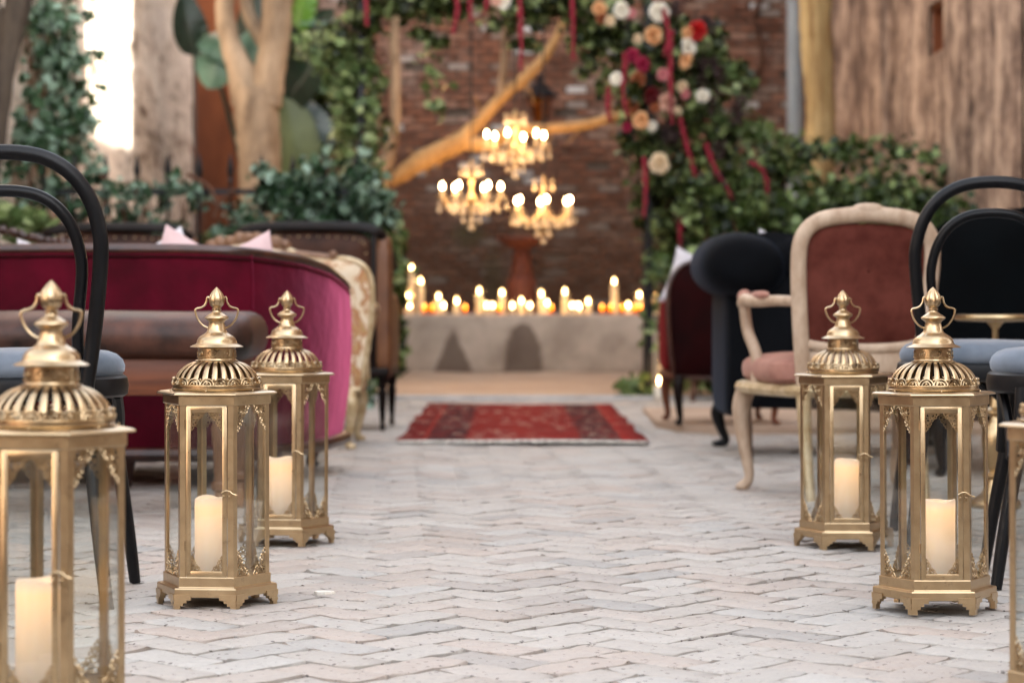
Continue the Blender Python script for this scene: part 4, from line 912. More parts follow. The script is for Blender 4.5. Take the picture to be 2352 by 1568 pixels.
def make_lantern(label, loc, rz):
    t = thing('candle_lantern', label, 'lantern', loc, rz, 'gold hexagonal lanterns along the aisle')
    Rb = .1095; ap = Rb * math.cos(R(30))
    # base: step, sill
    b = MB()
    def hexring2(prof):
        pts = []; fs = []
        for r_, z in prof: pts += [(x, y, z) for x, y in hexpoly(r_)]
        for k in range(len(prof) - 1):
            for i in range(6): fs.append((k * 6 + i, k * 6 + (i + 1) % 6, (k + 1) * 6 + (i + 1) % 6, (k + 1) * 6 + i))
        fs.append((5, 4, 3, 2, 1, 0)); fs.append(tuple(len(pts) - 6 + i for i in range(6))); return pts, fs
    b.add(*hexring2([(.1225, .021), (.1255, .0225), (.1255, .0375), (.1235, .040), (.1135, .0405), (.1125, .042), (.1125, .060), (.1115, .0615), (.090, .062)]))
    ob('base', b.mesh('base', True, 20), 'gold', t)
    ft = MB()
    for s in (-1, 1):    # stepped bracket foot folded round the corner; local x points out of the corner
        d = Vector((math.cos(R(120 * s)), math.sin(R(120 * s)), 0)); nrm = Vector((math.cos(R(120 * s - 90 * s)), math.sin(R(120 * s - 90 * s)), 0))
        for (w_, z0, z1, pr) in ((.034, .0165, .0275, .003), (.025, .0105, .0168, .0015), (.018, .005, .0108, .0026), (.012, -.006, .0053, .001)):
            p0 = Vector((.1262, 0, 0)) + nrm * (pr - .001); q = [p0, p0 + d * w_, p0 + d * w_ - nrm * .010, p0 - nrm * .010 - Vector((.004, 0, 0))]
            n = 4; pts = [(a.x, a.y, z0) for a in q] + [(a.x, a.y, z1) for a in q]
            f_ = [(3, 2, 1, 0), (4, 5, 6, 7), (0, 1, 5, 4), (1, 2, 6, 5), (2, 3, 7, 6), (3, 0, 4, 7)]
            if s < 0: f_ = [tuple(reversed(x)) for x in f_]
            ft.add(pts, f_)
    ftm = ft.mesh('foot', False)
    for k in range(6): ob('foot', ftm, 'gold', t, (0, 0, 0), (0, 0, R(60 * k)))
    # posts: angle strips folded round each corner
    po = MB(); wst = .0115
    c0 = Vector((Rb, 0)); ins = .0016
    for s in (-1, 1):
        d = Vector((math.cos(R(120 * s)), math.sin(R(120 * s)))); q = [c0, c0 + d * wst, c0 + d * wst - Vector((ins, 0)) * 1.1, c0 - Vector((ins * 1.2, 0))]
        pts = [(a.x, a.y, .061) for a in q] + [(a.x, a.y, .409) for a in q]; f_ = [(0, 1, 5, 4), (1, 2, 6, 5), (2, 3, 7, 6), (3, 0, 4, 7), (3, 2, 1, 0), (4, 5, 6, 7)]
        if s < 0: f_ = [tuple(reversed(x)) for x in f_]
        po.add(pts, f_)
    pom = po.mesh('post', False)
    for k in range(6): ob('post', pom, 'gold', t, (0, 0, 0), (0, 0, R(60 * k)))
    fz = MB(); fz.add(*hexring2([(.105, .407), (.1118, .408), (.1128, .410), (.1128, .427), (.110, .428)])); ob('frieze', fz.mesh('frieze', True, 20), 'gold', t)
    tp = MB(); tp.add(*hexring2([(.112, .4275), (.1245, .4285), (.1260, .4298), (.1252, .4318), (.118, .4345), (.096, .4365), (.09, .4366)])); ob('top_plate', tp.mesh('top_plate', True, 14), 'gold', t)
    gp = MB(); gp.box((0, 0, .235), (Rb - .012, .0016, .345)); gpm = gp.mesh('glass_pane', False)
    ftop = filigree(.036, .050).mesh('filigree'); 
    mtx = Matrix.Diagonal((-1, 1, 1, 1)); ftop_r = ftop.copy(); ftop_r.transform(mtx); ftop_r.flip_normals()
    fbot = ftop.copy(); fbot.transform(Matrix.Diagonal((1, 1, -1, 1))); fbot.flip_normals()
    fbot_r = ftop.copy(); fbot_r.transform(Matrix.Diagonal((-1, 1, -1, 1)))
    for k in range(6):
        a = R(270 + 60 * k); rot = (0, 0, R(60 * k)); M_ = Matrix.Rotation(R(60 * k), 4, 'Z'); door = (k == 0)
        ob('glass_pane', gpm, 'glass', t, M_ @ Vector((0, -(ap - .0045), 0)), rot)
        x0 = .0435 if not door else .0325; zt = .4075 if not door else .3945; zb = .0615 if not door else .0725; yy = ap - .0005 if not door else ap + .0005
        for me_, sx, z in ((ftop, -x0, zt), (ftop_r, x0, zt), (fbot, -x0, zb), (fbot_r, x0, zb)):
            o = ob('filigree', me_, 'gold_orn', t, M_ @ Vector((sx, -yy, z)), rot)
            if door: o.scale = (.76, .8, .70) if z > .2 else (.60, .6, .60)
    df = MB(); yd = -(ap + .0008)
    for x in (-.0370, .0370): df.box((x, yd, .235), (.0095, .0026, .340), .0006)
    for z in (.4005, .0675): df.box((0, yd, z), (.0815, .0024, .0125), .0006)
    ob('door_frame', df, 'gold', t)
    hg = MB().tube([(-.0435, yd - .001, 0), (-.0435, yd - .001, .02)], .0022, 6).mesh('hinge')
    for z in (.36, .115): ob('hinge', hg, 'gold_orn', t, (0, 0, z))
    la = MB(); yl = yd - .0028
    for x in (.0365, .0475):
        for z in (-.007, .001, .008): la.tube([(x + .0032 * math.cos(2 * PI * i / 10), yl, .228 + z + .0036 * math.sin(2 * PI * i / 10)) for i in range(10)], .0012, 5, closed=True)
        la.super((x, yl - .001, .226), (.0045, .003, .0045), 1, n=8, m=6)
    la.tube(smooth_path([(.032, yl - .003, .232), (.039, yl - .004, .2365), (.048, yl - .004, .236), (.055, yl - .005, .231), (.062, yl - .004, .2285)], 4), .0015, 6)
    la.super((.0625, yl - .004, .228), (.005, .004, .005), 1, n=8, m=6)
    ob('latch', la, 'gold_orn', t)
    # dome
    db = MB(); db.lathe([(.086, .4355), (.0915, .437), (.0925, .4395), (.0905, .441), (.0905, .4455), (.0918, .447), (.0915, .4485), (.089, .449), (.086, .4485), (.086, .4355)], n=48); ob('dome_band', db, 'gold_orn', t)
    so = MB()
    for k in range(20):
        a0 = 2 * PI * k / 20
        for rr, tk in ((.0140, .0019), (.0080, .0015)):
            pth = []
            for i in range(9):
                th = PI * i / 8; aa = a0 + rr * math.cos(th) / .0905; z = .4485 + rr * .92 * math.sin(th); r_ = .0915 - (z - .4485) * .28
                pth.append((r_ * math.cos(aa), r_ * math.sin(aa), z))
            so.tube(pth, tk, 5)
        aa = a0 + PI / 20; so.super((.0895 * math.cos(aa), .0895 * math.sin(aa), .459), (.005, .005, .007), 1, n=6, m=5)
        so.super((.0905 * math.cos(a0), .0905 * math.sin(a0), .4515), (.006, .006, .006), 1, n=6, m=5)
    ob('scalloped_ring', so, 'gold_orn', t)
    rb = MB(); prof = []
    for i in range(10):
        th = R(2 + 74 * i / 9); prof.append((.0445 + .0425 * math.cos(th) if False else .0855 * math.cos(th) ** .82 + .0 * i, .452 + .0465 * math.sin(th) ** 1.0))
    prof = [(.0870, .449), (.0865, .455), (.0845, .4625), (.0805, .470), (.0745, .4775), (.0665, .4845), (.0570, .490), (.0465, .4935), (.0430, .4945)]
    wid = [.0054, .0055, .0054, .0051, .0047, .0042, .0037, .0032, .0030]; pts = []; fs = []
    for (r_, z), w_ in zip(prof, wid):
        pts += [(r_ - .0012, -w_, z), (r_ - .0002, -w_ * .6, z + .0002), (r_ , 0, z + .0003), (r_ - .0002, w_ * .6, z + .0002), (r_ - .0012, w_, z)]
    for i in range(8):
        for j in range(4): k = i * 5 + j; fs.append((k, k + 1, k + 6, k + 5))
    o_ = len(pts); pts += [(x - .0012, y, z - .0009) for x, y, z in pts]; fs += [tuple(reversed([i + o_ for i in f])) for f in fs]
    for i in range(8):
        for j in (0, 4): a, b2 = i * 5 + j, (i + 1) * 5 + j; fs.append((a, b2, b2 + o_, a + o_) if j == 0 else (b2, a, a + o_, b2 + o_))
    rb.add(pts, fs); rbm = rb.mesh('dome_rib'); rbm.materials.append(MAT['gold']); rbm.materials.append(MAT['gold_inner_shade'])
    for f_ in list(rbm.polygons)[32:64]: f_.material_index = 1
    for k in range(26): ob('dome_rib', rbm, 'gold', t, (0, 0, 0), (0, 0, 2 * PI * k / 26 + .05))
    dr = MB(); dr.lathe([(.038, .4935), (.0440, .4945), (.0440, .4965), (.0400, .4975), (.0388, .4995), (.0388, .5010), (.0382, .5016), (.0382, .5205), (.0395, .522), (.038, .5235)], n=40)
    for k in range(8):    # embossed ovals and bosses
        a = 2 * PI * k / 8; e = []
        big = k % 2 == 0
        for i in range(14):
            th = 2 * PI * i / 14; da = (.0105 if big else .006) * math.cos(th) / .0385; z = .5108 + (.0068 if big else .006) * math.sin(th); e.append((.0388 * math.cos(a + da), .0388 * math.sin(a + da), z))
        dr.tube(e, .0010, 5, closed=True)
        if not big: dr.super((.0388 * math.cos(a), .0388 * math.sin(a), .511), (.005, .005, .005), 1, n=6, m=5)
        for q in range(4): aa = a + (q - 1.5) * 2 * PI / 32; dr.super((.0387 * math.cos(aa), .0387 * math.sin(aa), .5035), (.005, .005, .0028), 1, n=6, m=4)
    ob('drum', dr, 'gold_orn', t)
    cp = MB(); cp.lathe([(.036, .5225), (.0535, .5235), (.0552, .5245), (.0535, .5258), (.0430, .5305), (.0415, .5325), (.0408, .5365), (.0385, .5415), (.0340, .5460), (.0285, .5495), (.0240, .5525), (.0210, .5555), (.0190, .5600), (.0172, .5670), (.0158, .5730), (.0168, .5765), (.0235, .5815), (.0250, .5835), (.0245, .5852), (.0200, .5885), (.0125, .5935), (.0088, .5965), (.0082, .5985), (.0098, .6005), (.0098, .6025), (.0080, .6040), (.0080, .6055)], n=40)
    ob('cap', cp, 'gold', t)
    fn = MB(); fn.lathe([(.0078, .6050), (.0105, .6068), (.0130, .6095), (.0150, .6140), (.0158, .6190), (.0155, .6240), (.0138, .6300), (.0105, .6360), (.0060, .6415), (.0025, .6450), (.0006, .6470)], n=48, flute=12, fa=.05, f0=.607, f1=.642)
    ob('finial', fn, 'gold', t)
    hp = [(.0150, .6235), (.0178, .6262), (.0200, .6240), (.0215, .6160), (.0260, .6085), (.0330, .6045), (.0405, .6030), (.0440, .5995), (.0432, .5920), (.0390, .5810), (.0310, .5705), (.0240, .5655), (.0185, .5630)]
    hm = MB(); hm.tube(smooth_path([(x, 0, z) for x, z in hp], 4), .0021, 7); hmm = hm.mesh('handle')
    for a in (0, PI): ob('handle', hmm, 'gold', t, (0, 0, 0), (0, 0, a - rz))
    # small bright solder bumps on the top plate
    sbm = MB().super((0, 0, 0), (.004, .004, .004), 1, n=6, m=4).mesh('rivet')
    for k in range(6): a = R(60 * k + 30); ob('rivet', sbm, 'gold', t, (.099 * math.cos(a), .099 * math.sin(a), .437))
    return t
def led(label, loc, h=.152, r=.0315, ph=0.0):
    t = thing('led_candle', label, 'candle', loc, ph, 'flameless candles inside the lanterns')
    mb = MB(); n = 36; pts = []; fs = []
    def tz(a): return h + .0022 * math.sin(a * 2 + .6) + .0014 * math.sin(a * 3 + 1)
    rows = [(r * .97, lambda a: 0), (r, lambda a: .003), (r, lambda a: .06), (r * .995, lambda a: .12), (r, lambda a: tz(a) - .006), (r * .985, lambda a: tz(a) - .0015), (r * .93, lambda a: tz(a)), (r * .85, lambda a: tz(a) - .002), (r * .80, lambda a: h - .014), (r * .3, lambda a: h - .018), (.001, lambda a: h - .018)]
    for r_, fz in rows:
        for i in range(n): a = 2 * PI * i / n; pts.append((r_ * math.cos(a), r_ * math.sin(a), fz(a)))
    for k in range(len(rows) - 1):
        for i in range(n): fs.append((k * n + i, k * n + (i + 1) % n, (k + 1) * n + (i + 1) % n, (k + 1) * n + i))
    ob('wax', mb.add(pts, fs), 'led_wax', t)
    ob('wick', MB().tube([(0, 0, h - .02), (.001, 0, h - .006)], .0018, 6), 'warm_wax', t)
    return t
SPOTS = [('gold lantern at far left, nearest the viewer and cut by the frame', 118, 3.30, -6.7, (-.020, 0)),
         ('gold lantern left of the aisle standing in front of the brown leather bench', 498, 4.69, -5, (-.014, .0)),
         ('gold lantern left of the aisle in front of the pink end of the crimson sofa', 657, 5.91, -4.8, (-.014, .0)),
         ('gold lantern right of the aisle in front of the cream framed armchair', 1938, 5.82, -3.3, (.008, .005)),
         ('gold lantern right of the aisle in front of the right bentwood chair', 2147, 4.63, -1.5, (.010, .0)),
         ('gold lantern cut off by the right edge of the frame', None, 3.43, -1, (.0, .0))]
led_labels = ['flameless pillar candle in the nearest lantern at far left', 'flameless pillar candle in the lantern before the brown leather bench', 'flameless pillar candle in the lantern before the crimson sofa',
              'flameless pillar candle in the lantern before the cream armchair', 'flameless pillar candle in the lantern before the bentwood chair', 'flameless pillar candle in the lantern cut by the right edge']
first = None
for i, (lab, u, D, rz, off) in enumerate(SPOTS):
    x = (u - 1176) / F * D if u else .860
    if first is None: first = make_lantern(lab, (x, D, .006), R(rz))
    else:
        c = copy_thing(first, lab, (x, D, .006), R(rz))
        c.rotation_euler.x = R(random.uniform(-.4, .4)); c.rotation_euler.y = R(random.uniform(-.4, .4))
        for ch in c.children:
            if ch.name.startswith('handle'): ch.rotation_euler.z += R(SPOTS[0][3]) - R(rz)
    led(led_labels[i], (x + off[0], D + off[1], .0685), ph=i * 1.3 + .4)

# ------------------------------------------------------------------ bentwood chairs
def bentwood(label, loc, rz):
    t = thing('bentwood_chair', label, 'chair', loc, rz, 'charcoal bentwood chairs with blue velvet seats')
    def hoop(half, ztop, zmid, y_seat, y_top, r_, zseat=.445, pinch=.80):
        pts = []
        pts.append(Vector((half * pinch, y_seat, zseat))); pts.append(Vector((half * .90, y_seat - .012, zseat + (zmid - zseat) * .45))); 
        n = 13
        for i in range(n):
            a = PI * i / (n - 1); z = zmid + (ztop - zmid) * math.sin(a) ** .85; x = half * math.copysign(abs(math.cos(a)) ** .80, math.cos(a)); pts.append(Vector((x, y_seat + (y_top - y_seat) * (z - zseat) / (ztop - zseat), z)))
        pts.append(Vector((-half * .90, y_seat - .012, zseat + (zmid - zseat) * .45))); pts.append(Vector((-half * pinch, y_seat, zseat)))
        return pts
    ho = hoop(.193, .925, .72, -.178, -.262, .016)
    legR = [Vector((.213, -.262, 0)), Vector((.188, -.225, .15)), Vector((.165, -.19, .32))]; legL = [Vector((-p.x, p.y, p.z)) for p in legR]
    ob('back_hoop', MB().tube(smooth_path(ho, 4), .0160, 12), 'black_wood', t)
    ob('inner_hoop', MB().tube(smooth_path(hoop(.150, .848, .68, -.160, -.238, .012, .47, .92), 4), .0125, 10), 'black_wood', t)
    for lg_ in (legR, legL): ob('rear_leg', MB().tube(smooth_path(lg_ + [Vector((math.copysign(.193 * .80, lg_[0].x), -.178, .45))], 4), [.0135, .0165], 10), 'black_wood', t)
    for s in (-1, 1):
        ob('front_leg', MB().tube(smooth_path([(s * .192, .20, 0), (s * .180, .182, .12), (s * .160, .150, .30), (s * .150, .138, .435)], 4), [.0125, .0185], 10), 'black_wood', t)
        ob('brace', MB().tube(smooth_path([(s * .166, .155, .275), (s * .172, .11, .33), (s * .182, .05, .385), (s * .186, .0, .425)], 4), .0125, 8), 'black_wood', t)
        ob('brace', MB().tube(smooth_path([(s * .155, .165, .28), (s * .11, .165, .345), (s * .05, .17, .395), (0, .175, .425)], 4), .0115, 8), 'black_wood', t)
    ob('seat_ring', MB().lathe([(.17, .418), (.198, .420), (.207, .426), (.209, .445), (.206, .461), (.199, .467), (.17, .467)], n=48), 'black_wood', t)
    ob('cushion', MB().lathe([(.16, .462), (.192, .464), (.1995, .474), (.201, .486), (.196, .500), (.184, .511), (.165, .518), (.12, .523), (.06, .525), (.001, .5255)], n=48), 'velvet_blue', t)
    return t
bc = bentwood('charcoal bentwood chair with grey blue seat at far left behind the nearest lantern', (-1.03, 4.86, 0), 0)
copy_thing(bc, 'charcoal bentwood chair on the right in front of the high black sofa', (1.225, 6.0, 0), R(-2))
copy_thing(bc, 'charcoal bentwood chair at the right edge, only its seat and leg in view', (1.275, 5.10, 0), R(82))

# ------------------------------------------------------------------ leather bench
bn = thing('leather_bench', 'long bench with rounded dark brown leather top on a warm wood apron', 'bench', (-1.47, 6.75, 0))
lt = MB(); pts = []; fs = []; Lh, Wh, Hh = .725, .29, .073; xs = []
for i in range(9): a = PI / 2 * i / 8; xs.append((-Lh + .10 * (1 - math.cos(a)) * 1.0, .10 * (1 - math.sin(a))))
xs = xs + [(-Lh + .10 + (2 * Lh - .2) * i / 10, 0) for i in range(1, 10)] + [(-x, q) for x, q in reversed(xs)]
for x, ins in xs:
    kk = ins / .10
    for j in range(28):
        a = 2 * PI * j / 28; cy_, sz_ = math.cos(a), math.sin(a)
        yy = math.copysign(abs(cy_) ** .55, cy_) * (Wh - ins * .9); z_ = math.copysign(abs(sz_) ** (.80 if sz_ > 0 else .5), sz_) * Hh * (1 - .85 * kk ** 2)
        pts.append((x, yy, .524 + z_ + .002 * math.sin(9 * x + 3 * yy)))
for i in range(len(xs) - 1):
    for j in range(28): fs.append((i * 28 + j, i * 28 + (j + 1) % 28, (i + 1) * 28 + (j + 1) % 28, (i + 1) * 28 + j))
fs.append(tuple(range(27, -1, -1))); fs.append(tuple((len(xs) - 1) * 28 + j for j in range(28)))
ob('leather_top', lt.add(pts, fs), 'leather', bn)
ob('apron', MB().box((0, 0, .408), (1.36, .47, .105), .004), 'wood', bn)
lp_ = [(.020, 0), (.026, .01), (.030, .04), (.024, .06), (.022, .075), (.032, .085), (.032, .10), (.024, .11), (.027, .20), (.033, .26), (.028, .275), (.034, .285), (.034, .295), (.028, .305), (.030, .36)]
lm = MB().lathe(lp_, n=20).mesh('leg')
for sx in (-1, 1):
    for sy in (-1, 1): ob('leg', lm, 'turned_wood', bn, (sx * .635, sy * .19, 0))

# ------------------------------------------------------------------ crimson sofa
sf = thing('crimson_sofa', 'crimson velvet sofa with a curved wooden-railed back turned to the viewer', 'sofa', (-1.6, 8.2, 0)); so_ = Vector((-1.6, 8.2, 0))
plan = [(-2.62, 8.3), (-2.60, 7.95), (-2.45, 7.70), (-2.1, 7.62), (-1.5, 7.60), (-1.1, 7.60), (-.93, 7.62), (-.84, 7.72), (-.75, 7.90), (-.68, 8.18), (-.64, 8.58)]
zt = [.62, .70, .77, .79, .795, .793, .786, .776, .762, .734, .675]
pp = smooth_path([Vector((x, y, 0)) for x, y in plan], 6); zz = lerp_list(zt, len(pp))
mb = MB(); rows = 9; pts = []; fs = []
nm = []
for i in range(len(pp)):
    t = (pp[min(i + 1, len(pp) - 1)] - pp[max(i - 1, 0)]).normalized(); nm.append(Vector((t.y, -t.x, 0)))
prof = [(0, 0.0, .125), (.03, .3, None), (.034, .6, None), (.02, .85, None), (.0, 1, None), (-.055, 1, None), (-.075, .8, None), (-.085, .4, None), (-.08, 0, .125)]
for i, p in enumerate(pp):
    for off, s, zf in prof:
        z = .125 + (zz[i] - .125) * s; flare = .028 * s
        q = p - so_ + nm[i] * (off * .6 + flare); pts.append((q.x, q.y, z))
K = len(prof)
for i in range(len(pp) - 1):
    for j in range(K): a = i * K + j; b2 = i * K + (j + 1) % K; fs.append((a, b2, b2 + K, a + K))
fs.append(tuple(range(K - 1, -1, -1))); fs.append(tuple((len(pp) - 1) * K + j for j in range(K)))
ob('backrest', mb.add(pts, fs), 'velvet_red', sf)
rail = [p - so_ + nm[i] * .018 + Vector((0, 0, zz[i] + .006)) for i, p in enumerate(pp)]
ob('top_rail', MB().tube(rail, .018, 10, flat=.8), 'brown_trim', sf)
ob('gimp', MB().tube([p - Vector((0, 0, .026)) + nm[i] * .012 for i, p in enumerate(rail)], .0045, 6), 'velvet_dark', sf)
base = [p - so_ + nm[i] * .012 + Vector((0, 0, .115)) for i, p in enumerate(pp)]
ob('base_rail', MB().tube(base, .024, 8, flat=1.0), 'brown_trim', sf)
for idx in (38, 20): 
    ob('seam', MB().tube([(pts[idx * K + j][0] + nm[idx].x * .002, pts[idx * K + j][1] + nm[idx].y * .002, pts[idx * K + j][2]) for j in range(5)], .0035, 6), 'velvet_red', sf)
ob('seat', MB().box((0, .05, .27), (1.78, .86, .26), .06), 'velvet_red', sf)
def cabriole(mb, x, y, z1, r0=.022, out=(0, -1), k=1.0, foot=1.6):
    ox, oy = out; z = z1
    q = smooth_path([(x, y, z), (x + ox * .016 * k, y + oy * .016 * k, z * .78), (x + ox * .008 * k, y + oy * .008 * k, z * .42), (x - ox * .004 * k, y - oy * .004 * k, z * .14), (x + ox * .012 * k, y + oy * .012 * k, .014)], 5)
    mb.tube(q, lerp_list([r0 * 1.3, r0 * 1.25, r0 * .85, r0 * .62, r0 * .75], len(q)), 10); mb.super((x + ox * .016 * k, y + oy * .016 * k, .014), (r0 * foot, r0 * foot, .028), 1, n=10, m=6)
    return mb
for x, y, o_ in ((-.85, -.48, (-1, -1)), (.30, -.52, (0, -1)), (.82, -.25, (1, -.5)), (.84, .40, (1, .5)), (-.88, .35, (-1, .5))):
    ob('leg', cabriole(MB(), x, y, .12, .028, (o_[0] * .7, o_[1] * .7)), 'brown_trim', sf)
def cushion(label, loc, mat, rx, ry, rz, s=.42, th=.13):
    mb = MB(); n = 14; pts = []; fs = []
    for side in (-1, 1):
        o_ = len(pts)
        for j in range(n + 1):
            for i in range(n + 1):
                a, b2 = -1 + 2 * i / n, -1 + 2 * j / n; q = max(0, (1 - a * a) * (1 - b2 * b2)) ** .42; pin = 1 - .10 * (1 - a * a) * abs(b2) ** 3; pin2 = 1 - .10 * (1 - b2 * b2) * abs(a) ** 3
                pts.append((a * s / 2 * pin2, side * (th / 2 * q + .002), b2 * s / 2 * pin))
        for j in range(n):
            for i in range(n): k = o_ + j * (n + 1) + i; f = (k, k + 1, k + n + 2, k + n + 1); fs.append(f if side < 0 else tuple(reversed(f)))
    mb.add(pts, fs); o = ob('throw_pillow', mb, mat, None, loc, (rx, ry, rz)); tag(o, label, 'pillow', 'pale throw pillows on the sofas'); return o
cushion('blush pink pillow with one corner standing above the crimson sofa back', (-1.10, 7.98, .61), 'pillow_pink', R(-10), R(24), R(8), .44)
cushion('off white pillow half behind the blush one on the crimson sofa', (-1.27, 8.10, .615), 'pillow_white', R(-10), R(-28), R(4), .42)
cushion('pale pink pillow on the crimson sofa in front of the gilt sofa crest', (-.985, 8.14, .640), 'pillow_pink', R(-8), R(-20), R(-8), .38)
cushion('small off white pillow showing between the bentwood hoops at left', (-1.59, 7.98, .625), 'pillow_white', R(-10), R(12), R(4), .38)

# ------------------------------------------------------------------ french sofas and chairs
def sofa_outline(hw, hb, zb, zs, zc, n=36):
    pts = [(-hb, zb)]
    left = [(-hb - .01, zb + .02), (-hw, zb + (zs - zb) * .45), (-hw * 1.02, zs * .86), (-hw * .95, zs * .97), (-hw * .78, zs * 1.01), (-hw * .55, zs * 1.0), (-hw * .3, zs + (zc - zs) * .6), (0, zc)]
    pts = left + [(-x, z) for x, z in reversed(left[:-1])]
    sp = smooth_path([Vector((x, z, 0)) for x, z in pts], 3); return [(p.x, p.y) for p in sp]
def french_sofa(label, loc, rz, hw, hb, zs, zc, frame, cloth, crest=True):
    t = thing('carved_sofa', label, 'sofa', loc, rz); ol = sofa_outline(hw, hb, .235, zs, zc)
    ob('backrest', MB().panel(ol, 0, .045, .03), cloth, t)
    ob('back_frame', MB().tube([(x, 0, z) for x, z in ol], .012, 8, closed=True), frame, t)
    if crest:
        cr = MB(); cr.tube([(-hw * .72, 0, zs * 1.012), (-hw * .3, 0, zs + .035), (0, 0, zc), (hw * .3, 0, zs + .035), (hw * .72, 0, zs * 1.012)], .014, 8)
        for i in range(9):
            x = (-1 + 2 * i / 8) * hw * .30; z = zs + (zc - zs) * (1 - abs(x) / hw * 1.2) + .012; cr.super((x, 0, z), (.055, .04, .045 + .02 * (i % 2)), .9, n=10, m=8, rot=Matrix.Rotation(random.uniform(-.6, .6), 3, 'Y'))
        for s in (-1, 1): cr.super((s * hw * .70, 0, zs * 1.025), (.04, .04, .045), 1, n=10, m=8)
        ob('crest', cr, 'turned_wood' if crest == 'wood' else frame, t)
    ob('seat', MB().box((0, .32, .36), (hb * 2 - .04, .56, .14), .04), cloth, t)
    ob('seat_rail', MB().box((0, .31, .262), (hb * 2, .62, .05), .012), frame, t)
    for s in (-1, 1): ob('armrest', MB().tube(smooth_path([(s * hw * .98, 0, .60), (s * hw * 1.0, .2, .61), (s * hw * 1.0, .42, .58), (s * hb, .52, .44), (s * hb, .54, .28)], 5), .018, 8), frame, t)
    for sx in (-1, 1):
        for sy in (0, .58): ob('leg', cabriole(MB(), sx * (hb - .04), sy, .24, .024, (sx * .7, -.7 if sy == 0 else .7), 1.3), frame, t)
    return t
french_sofa('gilt framed sofa upholstered in cream floral tapestry behind the crimson sofa', (-1.116, 9.62, 0), 0, .515, .465, .80, .885, 'gilt_wood', 'tapestry', 'wood')
cs_ = thing('carved_settee', 'dark carved wooden settee crest showing over the crimson sofa at far left', 'sofa', (-2.25, 9.6, 0))
cr = MB(); q = smooth_path([P(-190, 560, 9.6), P(-60, 535, 9.6), P(10, 532, 9.6), P(60, 545, 9.6), P(110, 556, 9.6), P(170, 568, 9.6), P(186, 620, 9.6)], 4); q = [p - Vector(cs_.location) for p in q]
cr.tube(q, .013, 8)
for i in range(1, len(q) - 2, 1): cr.super(q[i] + Vector((random.gauss(0, .004), -.012, .006)), (.036, .03, random.uniform(.024, .042)), .9, n=8, m=6)
ob('crest_rail', cr, 'brown_trim', cs_)
ob('backrest', MB().box((-.0, .03, .52), (.72, .05, .56), .02), 'tapestry', cs_); ob('seat', MB().box((0, .35, .34), (.72, .6, .14), .04), 'tapestry', cs_)
for sx in (-1, 1):
    for sy in (0, .6): ob('leg', cabriole(MB(), sx * .32, sy, .28, .022, (sx * .7, -.7)), 'brown_trim', cs_)

def leather_armchair(label, loc, rz):
    t = thing('leather_armchair', label, 'armchair', loc, rz, 'brown leather armchairs with dark wood frames')
    ol = []
    raw = [(-.30, .30), (-.305, .6), (-.30, .88), (-.27, .945), (-.15, .965), (0, .968), (.15, .965), (.27, .945), (.30, .88), (.305, .6), (.30, .30), (0, .295)]
    ol = [(p.x, p.y) for p in smooth_path([Vector((x, z, 0)) for x, z in raw], 3)]
    ob('backrest', MB().panel(ol, 0, .03, .05), 'brown_hide', t)
    ob('top_frame', MB().tube(smooth_path([(-.385, .30, .80), (-.375, .10, .90), (-.345, .0, .955), (-.25, -.01, .985), (0, -.012, .992), (.25, -.01, .985), (.345, 0, .955), (.375, .10, .90), (.385, .30, .80)], 5), .028, 10, flat=.8), 'dark_wood', t)
    for s in (-1, 1):
        ob('back_post', MB().box((s * .315, -.012, .60), (.026, .03, .70), .006), 'dark_wood', t)
        ob('wing', MB().super((s * .358, .06, .60), (.085, .16, .70), .5, .35, 16, 14), 'tan_leather', t); ob('armrest', MB().super((s * .355, .34, .47), (.08, .52, .40), .4, .4, 20, 12), 'tan_leather', t)
    nh = MB()
    for i in range(44): x, z = [(p[0] * .93, .6 + (p[1] - .6) * .93) for p in ol][int(i * (len(ol) - 1) / 43)]; nh.super((x, -.030, z), (.010, .006, .010), 1, n=6, m=4)
    ob('nailheads', nh, 'brass', t)
    ob('seat', MB().box((0, .30, .40), (.62, .56, .18), .05), 'brown_hide', t); ob('seat_rail', MB().box((0, .28, .285), (.78, .62, .045), .008), 'dark_wood', t)
    lm_ = MB().lathe([(.011, 0), (.015, .02), (.011, .035), (.014, .06), (.022, .17), (.024, .19), (.017, .20), (.023, .215), (.026, .27)], n=12).mesh('leg')
    for sx in (-1, 1):
        for sy in (.02, .54): ob('leg', lm_, 'dark_wood', t, (sx * .355, sy, 0))
    return t
la_ = leather_armchair('brown leather armchair with tan side and turned legs, just left of the aisle', (-.985, 11.05, 0), R(-2))
copy_thing(la_, 'brown leather armchair further left, only its dark top rail above the crimson sofa', (-1.95, 11.2, 0), R(3))

# oxblood chair
ox = thing('oxblood_armchair', 'dark oxblood velvet armchair with walnut trim right of the rug', 'armchair', (1.04, 11.0, .03), R(3))
raw = [(-.255, .235), (-.275, .40), (-.285, .58), (-.27, .70), (-.21, .775), (-.10, .80), (0, .808), (.10, .80), (.21, .775), (.27, .70), (.285, .58), (.275, .40), (.255, .235), (0, .225)]
ol = [(p.x, p.y) for p in smooth_path([Vector((x, z, 0)) for x, z in raw], 3)]
ob('backrest', MB().panel(ol, 0, .05, .05), 'velvet_dark', ox); ob('back_frame', MB().tube([(x * 1.01, 0, z) for x, z in ol], .012, 8, closed=True), 'brown_trim', ox)
ob('seat', MB().box((0, .28, .34), (.52, .5, .16), .05), 'velvet_dark', ox); ob('seat_rail', MB().box((0, .27, .24), (.54, .52, .035), .01), 'wood', ox)
for s in (-1, 1): ob('armrest', MB().super((s * .255, .22, .44), (.07, .42, .36), .5, .4, 16, 12), 'velvet_dark', ox)
